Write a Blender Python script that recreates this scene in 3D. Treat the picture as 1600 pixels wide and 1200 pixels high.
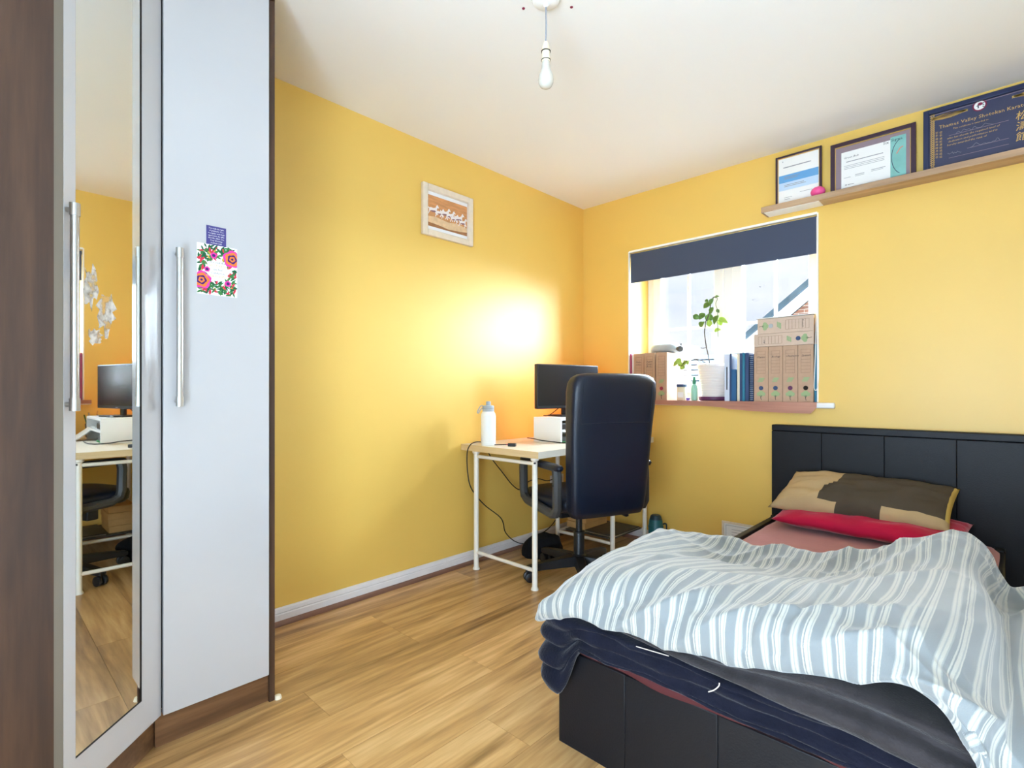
import bpy, bmesh, math, random
from mathutils import Vector, Matrix, noise

S = bpy.context.scene
for o in list(bpy.data.objects):
    bpy.data.objects.remove(o)
COL = S.collection
random.seed(7)

# ------------------------------------------------------------------ camera
FPX, YAW, HORIZON, EYE = 812.0, math.atan(772 / 812), 610.5, 1.028
FW = Vector((-math.sin(YAW), math.cos(YAW), 0)); RT = Vector((math.cos(YAW), math.sin(YAW), 0))
CAM = Vector((2.3209, -3.2258, EYE))
cd = bpy.data.cameras.new('camera'); cam = bpy.data.objects.new('camera', cd); COL.objects.link(cam)
cd.sensor_fit = 'HORIZONTAL'; cd.sensor_width = 36.0; cd.lens = 36.0 * FPX / 1600
cd.shift_y = (HORIZON - 600) / 1600
cd.clip_start = 0.02; cd.clip_end = 200
cam.location = CAM; cam.rotation_euler = (math.pi / 2, 0, YAW)
S.camera = cam

def pix(px, py):
    return FW + RT * ((px - 800) / FPX) - Vector((0, 0, 1)) * ((py - HORIZON) / FPX)
def at_y(px, py, y):
    r = pix(px, py); return CAM + r * ((y - CAM.y) / r.y)
def at_x(px, py, x):
    r = pix(px, py); return CAM + r * ((x - CAM.x) / r.x)
def at_z(px, py, z):
    r = pix(px, py); return CAM + r * ((z - CAM.z) / r.z)

# ------------------------------------------------------------------ light
S.view_settings.view_transform = 'Standard'
S.view_settings.look = 'None'
S.view_settings.gamma = 1.0
S.view_settings.use_curve_mapping = False
S.view_settings.exposure = 0.6
S.cycles.use_denoising = True
S.cycles.max_bounces = 14
S.cycles.diffuse_bounces = 8
S.cycles.transparent_max_bounces = 12
S.cycles.caustics_reflective = False
S.cycles.caustics_refractive = False
S.cycles.sample_clamp_indirect = 8

def srgb(r, g, b):
    def c(u):
        u /= 255.0
        return u / 12.92 if u <= 0.04045 else ((u + 0.055) / 1.055) ** 2.4
    return (c(r), c(g), c(b), 1.0)

SKY_STRENGTH = 0.8
SUN_ENERGY = 104.0
FILL_POWER = 94.0
w = bpy.data.worlds.new('overcast_sky'); S.world = w; w.use_nodes = True
nt = w.node_tree; nt.nodes.clear()
out = nt.nodes.new('ShaderNodeOutputWorld'); bg = nt.nodes.new('ShaderNodeBackground')
tc = nt.nodes.new('ShaderNodeTexCoord'); mp = nt.nodes.new('ShaderNodeMapping'); nz = nt.nodes.new('ShaderNodeTexNoise')
cr = nt.nodes.new('ShaderNodeValToRGB')
mp.inputs['Scale'].default_value = (1.5, 1.5, 5.0)
nz.inputs['Scale'].default_value = 2.2; nz.inputs['Detail'].default_value = 5
cr.color_ramp.elements[0].position = 0.3; cr.color_ramp.elements[0].color = (0.60, 0.70, 0.86, 1)
cr.color_ramp.elements[1].position = 0.7; cr.color_ramp.elements[1].color = (0.92, 0.95, 1.0, 1)
nt.links.new(tc.outputs['Generated'], mp.inputs[0]); nt.links.new(mp.outputs[0], nz.inputs['Vector'])
nt.links.new(nz.outputs[0], cr.inputs[0]); nt.links.new(cr.outputs[0], bg.inputs[0]); nt.links.new(bg.outputs[0], out.inputs[0])
bg.inputs['Strength'].default_value = SKY_STRENGTH

sl = bpy.data.lights.new('hazy_sun', 'SUN'); sl.energy = SUN_ENERGY; sl.angle = math.radians(108); sl.color = (0.69, 0.85, 1.0)
so = bpy.data.objects.new('hazy_sun', sl); COL.objects.link(so)
so.rotation_euler = Vector((-0.10, -0.86, -0.44)).to_track_quat('-Z', 'Y').to_euler()
so.location = (4, 6, 6)

# added fill light, unseen, in an assumed landing behind the camera
al = bpy.data.lights.new('added_fill_light', 'AREA'); al.shape = 'RECTANGLE'; al.size = 1.2; al.size_y = 1.6; al.energy = FILL_POWER
al.color = (0.60, 0.79, 1.0)
ao = bpy.data.objects.new('added_fill_light', al); COL.objects.link(ao)
ao.location = (2.1, -4.25, 0.75); ao.rotation_euler = Vector((-0.05, 1.0, 0.85)).to_track_quat('-Z', 'Z').to_euler()

# ------------------------------------------------------------------ materials
def newmat(name):
    m = bpy.data.materials.new(name); m.use_nodes = True
    return m, m.node_tree, m.node_tree.nodes['Principled BSDF']

def mat(name, col, rough=0.5, spec=0.5, metal=0.0, var=None, bump=None, coat=0.0, sheen=0.0, emit=None, stretch=(1, 1, 1), alpha=None):
    m, t, p = newmat(name)
    c = srgb(*col)
    p.inputs['Base Color'].default_value = c; p.inputs['Roughness'].default_value = rough
    p.inputs['Specular IOR Level'].default_value = spec; p.inputs['Metallic'].default_value = metal
    p.inputs['Coat Weight'].default_value = coat; p.inputs['Coat Roughness'].default_value = 0.06
    if sheen:
        p.inputs['Sheen Weight'].default_value = sheen; p.inputs['Sheen Roughness'].default_value = 0.4
    if emit:
        p.inputs['Emission Color'].default_value = srgb(*emit[0]); p.inputs['Emission Strength'].default_value = emit[1]
    if var or bump:
        co = t.nodes.new('ShaderNodeTexCoord'); mpn = t.nodes.new('ShaderNodeMapping'); mpn.inputs['Scale'].default_value = stretch
        t.links.new(co.outputs['Object'], mpn.inputs[0])
    if var:
        n = t.nodes.new('ShaderNodeTexNoise'); n.inputs['Scale'].default_value = var[0]; n.inputs['Detail'].default_value = 6
        r = t.nodes.new('ShaderNodeValToRGB'); k = var[1]
        r.color_ramp.elements[0].position = 0.3; r.color_ramp.elements[1].position = 0.7
        r.color_ramp.elements[0].color = (c[0] * (1 - k), c[1] * (1 - k), c[2] * (1 - k), 1)
        r.color_ramp.elements[1].color = (min(1, c[0] * (1 + k)), min(1, c[1] * (1 + k)), min(1, c[2] * (1 + k)), 1)
        t.links.new(mpn.outputs[0], n.inputs['Vector']); t.links.new(n.outputs[0], r.inputs[0]); t.links.new(r.outputs[0], p.inputs['Base Color'])
    if bump:
        n2 = t.nodes.new('ShaderNodeTexNoise'); n2.inputs['Scale'].default_value = bump[0]; n2.inputs['Detail'].default_value = 4
        b = t.nodes.new('ShaderNodeBump'); b.inputs['Strength'].default_value = bump[1]; b.inputs['Distance'].default_value = 0.004
        t.links.new(mpn.outputs[0], n2.inputs['Vector']); t.links.new(n2.outputs[0], b.inputs['Height']); t.links.new(b.outputs[0], p.inputs['Normal'])
    return m

def wood(name, dark, mid, light, along='Y', scale=1.0, rough=0.4, rnd=True, coat=0.0, contrast=1.0):
    m, t, p = newmat(name)
    N, L = t.nodes.new, t.links.new
    co = N('ShaderNodeTexCoord'); mpn = N('ShaderNodeMapping')
    a, b_ = 1.1 * scale, 14.0 * scale
    mpn.inputs['Scale'].default_value = {'X': (a, b_, b_), 'Y': (b_, a, b_), 'Z': (b_, b_, a)}[along]
    if rnd:
        oi = N('ShaderNodeObjectInfo'); mul = N('ShaderNodeMath'); mul.operation = 'MULTIPLY'; mul.inputs[1].default_value = 37.0
        L(oi.outputs['Random'], mul.inputs[0])
        cmb = N('ShaderNodeCombineXYZ'); [L(mul.outputs[0], cmb.inputs[i]) for i in range(3)]
        add = N('ShaderNodeVectorMath'); add.operation = 'ADD'
        L(co.outputs['Object'], add.inputs[0]); L(cmb.outputs[0], add.inputs[1]); L(add.outputs[0], mpn.inputs[0])
    else:
        L(co.outputs['Object'], mpn.inputs[0])
    n1 = N('ShaderNodeTexNoise'); n1.inputs['Scale'].default_value = 1.0; n1.inputs['Detail'].default_value = 7; n1.inputs['Distortion'].default_value = 1.2
    n2 = N('ShaderNodeTexNoise'); n2.inputs['Scale'].default_value = 5.5; n2.inputs['Detail'].default_value = 5
    n3 = N('ShaderNodeTexNoise'); n3.inputs['Scale'].default_value = 0.35; n3.inputs['Detail'].default_value = 3; n3.inputs['Distortion'].default_value = 2.0
    for n in (n1, n2, n3): L(mpn.outputs[0], n.inputs['Vector'])
    mx = N('ShaderNodeMix'); mx.data_type = 'FLOAT'; mx.inputs[0].default_value = 0.32
    L(n1.outputs[0], mx.inputs[2]); L(n2.outputs[0], mx.inputs[3])
    mx2 = N('ShaderNodeMix'); mx2.data_type = 'FLOAT'; mx2.inputs[0].default_value = 0.38
    L(mx.outputs[0], mx2.inputs[2]); L(n3.outputs[0], mx2.inputs[3])
    r = N('ShaderNodeValToRGB'); e = r.color_ramp.elements
    w_ = 0.17 / contrast
    e[0].position = 0.5 - w_; e[0].color = srgb(*dark); e[1].position = 0.5 + w_; e[1].color = srgb(*light)
    k = e.new(0.5); k.color = srgb(*mid)
    L(mx2.outputs[0], r.inputs[0])
    if rnd:
        hs = N('ShaderNodeHueSaturation'); ma = N('ShaderNodeMapRange'); ma.inputs[3].default_value = 0.86; ma.inputs[4].default_value = 1.12
        L(oi.outputs['Random'], ma.inputs[0]); L(ma.outputs[0], hs.inputs['Value']); L(r.outputs[0], hs.inputs['Color']); L(hs.outputs[0], p.inputs['Base Color'])
    else:
        L(r.outputs[0], p.inputs['Base Color'])
    bm_ = N('ShaderNodeBump'); bm_.inputs['Strength'].default_value = 0.12; bm_.inputs['Distance'].default_value = 0.003
    L(n2.outputs[0], bm_.inputs['Height']); L(bm_.outputs[0], p.inputs['Normal'])
    p.inputs['Roughness'].default_value = rough; p.inputs['Coat Weight'].default_value = coat; p.inputs['Coat Roughness'].default_value = 0.15
    return m

M = {}
M['wall'] = mat('yellow_wall_paint', (233, 194, 98), 0.44, 0.6, var=(1.3, 0.035), bump=(170, 0.05))
M['ceiling'] = mat('white_ceiling_paint', (240, 239, 237), 0.8, 0.2, bump=(120, 0.05))
M['landing'] = mat('landing_paint', (236, 234, 230), 0.8, 0.2)
M['white_wall'] = mat('white_wall_paint', (236, 235, 232), 0.6, 0.3, var=(1.3, 0.03))
M['skirt'] = mat('white_skirting_gloss', (226, 224, 226), 0.3, 0.5, var=(9, 0.05))
M['edge_white'] = mat('white_plaster_edge', (250, 248, 240), 0.6, 0.3)
M['upvc'] = mat('white_upvc', (240, 240, 240), 0.25, 0.5)
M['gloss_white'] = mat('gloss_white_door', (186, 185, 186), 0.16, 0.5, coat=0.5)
M['plank'] = wood('oak_laminate', (122, 86, 48), (200, 156, 100), (240, 202, 146), 'Y', 1.0, 0.34, True, 0.15)
M['walnut'] = wood('walnut_panel', (44, 27, 17), (68, 44, 28), (90, 62, 42), 'Z', 1.1, 0.6, False)
M['walnut_h'] = wood('walnut_plinth', (70, 46, 30), (104, 72, 46), (134, 98, 66), 'Y', 1.3, 0.42, False)
M['beading'] = wood('brown_beading', (96, 66, 54), (128, 92, 76), (150, 112, 92), 'Y', 1.0, 0.5, False)
M['sill_film'] = wood('pinkish_wood_film', (150, 100, 84), (182, 128, 108), (206, 156, 130), 'X', 1.0, 0.45, False)
M['shelf'] = wood('light_oak_shelf', (150, 120, 92), (182, 150, 118), (206, 176, 142), 'X', 1.0, 0.45, False)
M['desk'] = wood('pale_ash_top', (214, 204, 184), (228, 219, 202), (238, 231, 218), 'Y', 1.0, 0.4, False, contrast=0.7)
M['desk_edge'] = wood('ash_edge', (190, 160, 114), (208, 180, 134), (222, 198, 156), 'X', 1.0, 0.45, False)
M['cream_metal'] = mat('cream_painted_metal', (236, 230, 218), 0.35, 0.5)
M['steel'] = mat('brushed_steel', (190, 188, 184), 0.3, 0.5, 1.0)
M['mirror'] = mat('mirror_silver', (232, 236, 234), 0.015, 0.5, 1.0)
M['dark_gap'] = mat('dark_gap', (40, 34, 30), 0.7, 0.2)
M['edge_grey'] = mat('shaded_edge_grey', (124, 114, 100), 0.5, 0.4)
M['white'] = mat('plain_white', (238, 238, 236), 0.5, 0.4)
M['paper'] = mat('paper_white', (240, 240, 238), 0.7, 0.2)
M['ink'] = mat('dark_ink', (60, 62, 72), 0.8, 0.1)
M['grey_ink'] = mat('grey_ink', (150, 152, 158), 0.8, 0.1)
M['cream'] = mat('cream_plastic', (236, 224, 196), 0.45, 0.4)
M['bulb'] = mat('opal_bulb', (208, 204, 192), 0.25, 0.5)
M['blind'] = mat('slate_blind_fabric', (74, 82, 102), 0.85, 0.2, bump=(600, 0.15))
M['kraft'] = mat('kraft_board', (188, 158, 134), 0.85, 0.15, var=(30, 0.05))
M['kraft_pale'] = mat('pale_kraft_board', (206, 184, 166), 0.85, 0.15, var=(30, 0.05))
M['kraft_line'] = mat('kraft_print_line', (140, 112, 96), 0.9, 0.1)
M['kraft_box'] = mat('tan_card', (196, 152, 96), 0.8, 0.2, var=(20, 0.08))
M['print_green'] = mat('print_green', (156, 178, 134), 0.9, 0.1)
M['print_trunk'] = mat('print_trunk', (70, 62, 70), 0.9, 0.1)
M['navy_leather'] = mat('navy_black_leather', (14, 23, 40), 0.38, 0.4, bump=(260, 0.12))
M['bed_leather'] = mat('dark_bed_leather', (12, 13, 19), 0.48, 0.32, bump=(220, 0.18))
M['black_plastic'] = mat('black_plastic', (26, 27, 31), 0.42, 0.5)
M['grey_plastic'] = mat('dark_grey_plastic', (58, 58, 58), 0.5, 0.5)
M['screen'] = mat('off_screen', (22, 25, 34), 0.22, 0.5)
M['rubber'] = mat('black_cable', (22, 22, 24), 0.5, 0.4)
M['sheet'] = mat('dusty_pink_sheet', (172, 116, 114), 0.85, 0.15, sheen=0.2, var=(7, 0.06), bump=(60, 0.25))
M['shaded_hem'] = mat('shaded_sheet_hem', (92, 48, 50), 0.9, 0.1, bump=(60, 0.25))  # sheet overhang's shade put into a darker red than the sheet
M['red_fabric'] = mat('crimson_pillowcase', (178, 14, 58), 0.8, 0.2, sheen=0.3, var=(9, 0.12), bump=(50, 0.3))
M['tan_fabric'] = mat('tan_pillowcase', (184, 158, 118), 0.85, 0.15, bump=(300, 0.15), var=(10, 0.06))
M['olive_fabric'] = mat('dark_olive_pillowcase', (80, 70, 58), 0.85, 0.15, bump=(300, 0.15), var=(10, 0.08))
M['mustard_fabric'] = mat('mustard_lining', (204, 176, 96), 0.85, 0.15, bump=(300, 0.15))
M['navy_fleece'] = mat('navy_fleece', (23, 24, 36), 0.95, 0.1, sheen=0.2, var=(14, 0.25), bump=(160, 0.5))
M['grey_fleece'] = mat('grey_fleece', (54, 50, 51), 0.95, 0.1, sheen=0.25, var=(24, 0.22), bump=(200, 0.5))
M['satin_trim'] = mat('taupe_satin_trim', (120, 106, 96), 0.5, 0.4, bump=(80, 0.3))
M['thread'] = mat('pale_thread', (214, 200, 186), 0.8, 0.2)
M['teal'] = mat('teal_plastic', (20, 92, 100), 0.35, 0.5)
M['dark_teal'] = mat('dark_teal_plastic', (22, 50, 62), 0.4, 0.5)
M['leaf'] = mat('green_leaf', (96, 128, 58), 0.45, 0.4, var=(40, 0.25))
M['leaf_light'] = mat('lime_leaf', (168, 192, 84), 0.45, 0.4, var=(40, 0.2))
M['stem'] = mat('brown_stem', (88, 82, 74), 0.7, 0.2)
M['pot'] = mat('white_ribbed_pot', (238, 230, 224), 0.5, 0.4)
M['purple'] = mat('plum_saucer', (92, 40, 84), 0.4, 0.5)
M['lilac'] = mat('violet_cap', (124, 96, 196), 0.4, 0.5)
M['magenta'] = mat('magenta_folder', (176, 62, 104), 0.5, 0.4)
M['navy_card'] = mat('navy_binder', (52, 74, 112), 0.45, 0.4)
M['blue_card'] = mat('blue_folder', (42, 96, 142), 0.4, 0.4)
M['teal_card'] = mat('teal_folder', (40, 118, 146), 0.45, 0.4)
M['pale_blue'] = mat('pale_blue_binder', (206, 214, 232), 0.5, 0.4)
M['green_liquid'] = mat('pale_green_bottle', (150, 206, 184), 0.2, 0.5)
M['green_cap'] = mat('green_cap', (46, 132, 96), 0.4, 0.5)
M['case_grey'] = mat('grey_case', (170, 178, 184), 0.45, 0.4)
M['purple_frame'] = mat('dark_plum_frame', (56, 34, 54), 0.35, 0.5)
M['gold'] = mat('gold_print', (206, 168, 92), 0.45, 0.5)
M['brown_mount'] = mat('taupe_mount', (150, 132, 140), 0.8, 0.2)
M['navy_print'] = mat('navy_certificate', (58, 62, 90), 0.45, 0.4, var=(8, 0.12))
M['navy_frame'] = mat('navy_frame', (30, 40, 76), 0.35, 0.5)
M['cert_blue'] = mat('certificate_blue', (104, 164, 216), 0.6, 0.3)
M['cert_pale'] = mat('certificate_pale_blue', (190, 214, 238), 0.6, 0.3)
M['cert_teal'] = mat('certificate_teal', (132, 190, 184), 0.6, 0.3, var=(14, 0.1))
M['coral'] = mat('coral_print', (226, 150, 130), 0.6, 0.3)
M['maroon'] = mat('maroon_print', (130, 34, 66), 0.6, 0.3)
M['pink'] = mat('hot_pink_ball', (240, 84, 150), 0.35, 0.5)
M['card_purple'] = mat('purple_card', (72, 66, 128), 0.6, 0.3, var=(16, 0.12))
M['fl_green'] = mat('floral_green', (58, 122, 66), 0.7, 0.2)
M['fl_dgreen'] = mat('floral_dark_green', (30, 92, 60), 0.7, 0.2)
M['fl_red'] = mat('floral_red', (206, 48, 74), 0.7, 0.2)
M['fl_pink'] = mat('floral_pink', (222, 62, 160), 0.7, 0.2)
M['fl_orange'] = mat('floral_orange', (240, 124, 54), 0.7, 0.2)
M['fl_violet'] = mat('floral_violet', (70, 32, 104), 0.7, 0.2)
M['fl_gold'] = mat('floral_gold', (206, 166, 60), 0.7, 0.2)
M['frame_cream'] = mat('distressed_cream_frame', (228, 214, 194), 0.5, 0.4, var=(30, 0.06), bump=(60, 0.2))
M['mount_white'] = mat('white_mount', (234, 236, 240), 0.8, 0.2)
M['paint_sky'] = mat('painted_orange_sky', (206, 146, 96), 0.6, 0.3, var=(14, 0.16), stretch=(1, 1, 5))
M['paint_dust'] = mat('painted_dust', (222, 190, 150), 0.6, 0.3, var=(40, 0.12))
M['paint_ground'] = mat('painted_brown_ground', (160, 110, 72), 0.6, 0.3, var=(40, 0.15))
M['horse_white'] = mat('painted_white_horse', (236, 228, 226), 0.6, 0.3)
M['horse_dark'] = mat('painted_horse_shadow', (146, 110, 116), 0.6, 0.3)
M['roof'] = mat('slate_roof_tiles', (74, 92, 104), 0.7, 0.3, var=(4, 0.15), bump=(8, 0.6))
M['barge'] = mat('white_bargeboard', (226, 228, 232), 0.6, 0.3)
M['bag'] = mat('black_fabric', (20, 20, 24), 0.9, 0.2, bump=(90, 0.5))
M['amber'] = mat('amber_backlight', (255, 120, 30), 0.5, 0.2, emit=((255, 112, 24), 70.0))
M['paving'] = mat('pale_paving', (176, 176, 176), 0.9, 0.1, var=(1, 0.06))

def glass_mat():
    m = bpy.data.materials.new('window_glass'); m.use_nodes = True; t = m.node_tree; t.nodes.clear()
    o_ = t.nodes.new('ShaderNodeOutputMaterial'); mx = t.nodes.new('ShaderNodeMixShader')
    tr = t.nodes.new('ShaderNodeBsdfTransparent'); gl = t.nodes.new('ShaderNodeBsdfGlossy')
    gl.inputs['Roughness'].default_value = 0.02; mx.inputs[0].default_value = 0.05
    t.links.new(tr.outputs[0], mx.inputs[1]); t.links.new(gl.outputs[0], mx.inputs[2]); t.links.new(mx.outputs[0], o_.inputs[0])
    return m
M['glass'] = glass_mat()
def blotch_mat():
    m = bpy.data.materials.new('translucent_blotch'); m.use_nodes = True; t = m.node_tree; t.nodes.clear()
    o_ = t.nodes.new('ShaderNodeOutputMaterial'); mx = t.nodes.new('ShaderNodeMixShader'); tr = t.nodes.new('ShaderNodeBsdfTransparent'); df_ = t.nodes.new('ShaderNodeBsdfDiffuse')
    co = t.nodes.new('ShaderNodeTexCoord'); n = t.nodes.new('ShaderNodeTexNoise'); n.inputs['Scale'].default_value = 40; n.inputs['Detail'].default_value = 4
    r = t.nodes.new('ShaderNodeValToRGB'); r.color_ramp.elements[0].position = 0.38; r.color_ramp.elements[0].color = (0.05, 0.05, 0.05, 1); r.color_ramp.elements[1].position = 0.62; r.color_ramp.elements[1].color = (0.8, 0.8, 0.8, 1)
    df_.inputs[0].default_value = (0.8, 0.78, 0.74, 1)
    t.links.new(co.outputs['Object'], n.inputs['Vector']); t.links.new(n.outputs[0], r.inputs[0]); t.links.new(r.outputs[0], mx.inputs[0])
    t.links.new(tr.outputs[0], mx.inputs[1]); t.links.new(df_.outputs[0], mx.inputs[2]); t.links.new(mx.outputs[0], o_.inputs[0])
    return m
M['pale_blotch'] = blotch_mat()

def brick_mat():
    m, t, p = newmat('red_brick'); b = t.nodes.new('ShaderNodeTexBrick'); co = t.nodes.new('ShaderNodeTexCoord'); mpn = t.nodes.new('ShaderNodeMapping')
    mpn.inputs['Rotation'].default_value = (math.pi / 2, 0, 0)
    b.inputs['Color1'].default_value = srgb(158, 104, 80); b.inputs['Color2'].default_value = srgb(128, 84, 66); b.inputs['Mortar'].default_value = srgb(190, 180, 168)
    b.inputs['Scale'].default_value = 1.0; b.inputs['Brick Width'].default_value = 0.225; b.inputs['Row Height'].default_value = 0.075; b.inputs['Mortar Size'].default_value = 0.008
    t.links.new(co.outputs['Object'], mpn.inputs[0]); t.links.new(mpn.outputs[0], b.inputs['Vector']); t.links.new(b.outputs[0], p.inputs['Base Color'])
    p.inputs['Roughness'].default_value = 0.9
    return m
M['brick'] = brick_mat()

def stripe_mat():
    m, t, p = newmat('striped_duvet_cover'); N, L = t.nodes.new, t.links.new
    uv = N('ShaderNodeUVMap'); uv.uv_map = 'UVMap'; sp = N('ShaderNodeSeparateXYZ')
    nz_ = N('ShaderNodeTexNoise'); nz_.inputs['Scale'].default_value = 420; nz_.inputs['Detail'].default_value = 2
    L(uv.outputs[0], nz_.inputs['Vector'])
    L(uv.outputs[0], sp.inputs[0])
    jit = N('ShaderNodeMath'); jit.operation = 'MULTIPLY_ADD'; jit.inputs[1].default_value = 0.0035; L(nz_.outputs[0], jit.inputs[0]); L(sp.outputs[0], jit.inputs[2])
    dv = N('ShaderNodeMath'); dv.operation = 'DIVIDE'; dv.inputs[1].default_value = 0.056; L(jit.outputs[0], dv.inputs[0])
    fr = N('ShaderNodeMath'); fr.operation = 'FRACT'; L(dv.outputs[0], fr.inputs[0])
    r = N('ShaderNodeValToRGB'); r.color_ramp.interpolation = 'CONSTANT'; e = r.color_ramp.elements
    slate, cream, mid = srgb(134, 138, 138), srgb(190, 187, 175), srgb(160, 162, 158)
    stops = [(0.0, slate), (0.26, mid), (0.29, cream), (0.37, mid), (0.41, cream), (0.49, mid), (0.53, slate), (0.66, cream), (0.70, slate), (0.74, cream), (0.83, mid), (0.87, cream), (0.91, slate)]
    e[0].position, e[0].color = stops[0]
    e[1].position, e[1].color = stops[1]
    for pos, c in stops[2:]:
        k = e.new(pos); k.color = c
    L(fr.outputs[0], r.inputs[0])
    n2 = N('ShaderNodeTexNoise'); n2.inputs['Scale'].default_value = 700; L(uv.outputs[0], n2.inputs['Vector'])
    mixc = N('ShaderNodeMix'); mixc.data_type = 'RGBA'; mixc.blend_type = 'MULTIPLY'; mixc.inputs[0].default_value = 0.5
    r2 = N('ShaderNodeValToRGB'); r2.color_ramp.elements[0].position = 0.35; r2.color_ramp.elements[0].color = (0.6, 0.62, 0.65, 1); r2.color_ramp.elements[1].position = 0.6
    L(n2.outputs[0], r2.inputs[0]); L(r.outputs[0], mixc.inputs[6]); L(r2.outputs[0], mixc.inputs[7]); L(mixc.outputs[2], p.inputs['Base Color'])
    b = N('ShaderNodeBump'); b.inputs['Strength'].default_value = 0.2; b.inputs['Distance'].default_value = 0.003
    L(n2.outputs[0], b.inputs['Height']); L(b.outputs[0], p.inputs['Normal'])
    p.inputs['Roughness'].default_value = 0.85; p.inputs['Specular IOR Level'].default_value = 0.2; p.inputs['Sheen Weight'].default_value = 0.55; p.inputs['Sheen Roughness'].default_value = 0.45; p.inputs['Sheen Tint'].default_value = (1, 1, 1, 1)
    return m
M['stripe'] = stripe_mat()

# ------------------------------------------------------------------ builders
MW = {}
def tag(o, label=None, cat=None, group=None, kind=None):
    if label: o['label'] = label
    if cat: o['category'] = cat
    if group: o['group'] = group
    if kind: o['kind'] = kind
    return o

def thing(name, loc=(0, 0, 0), rotz=0.0, label=None, cat=None, group=None, kind=None, rot=None):
    o = bpy.data.objects.new(name, None); COL.objects.link(o)
    o.empty_display_size = 0.05
    o.location = loc; o.rotation_euler = rot if rot else (0, 0, rotz)
    MW[o.name] = Matrix.LocRotScale(Vector(loc), o.rotation_euler.to_quaternion(), Vector((1, 1, 1)))
    return tag(o, label, cat, group, kind)

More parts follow.
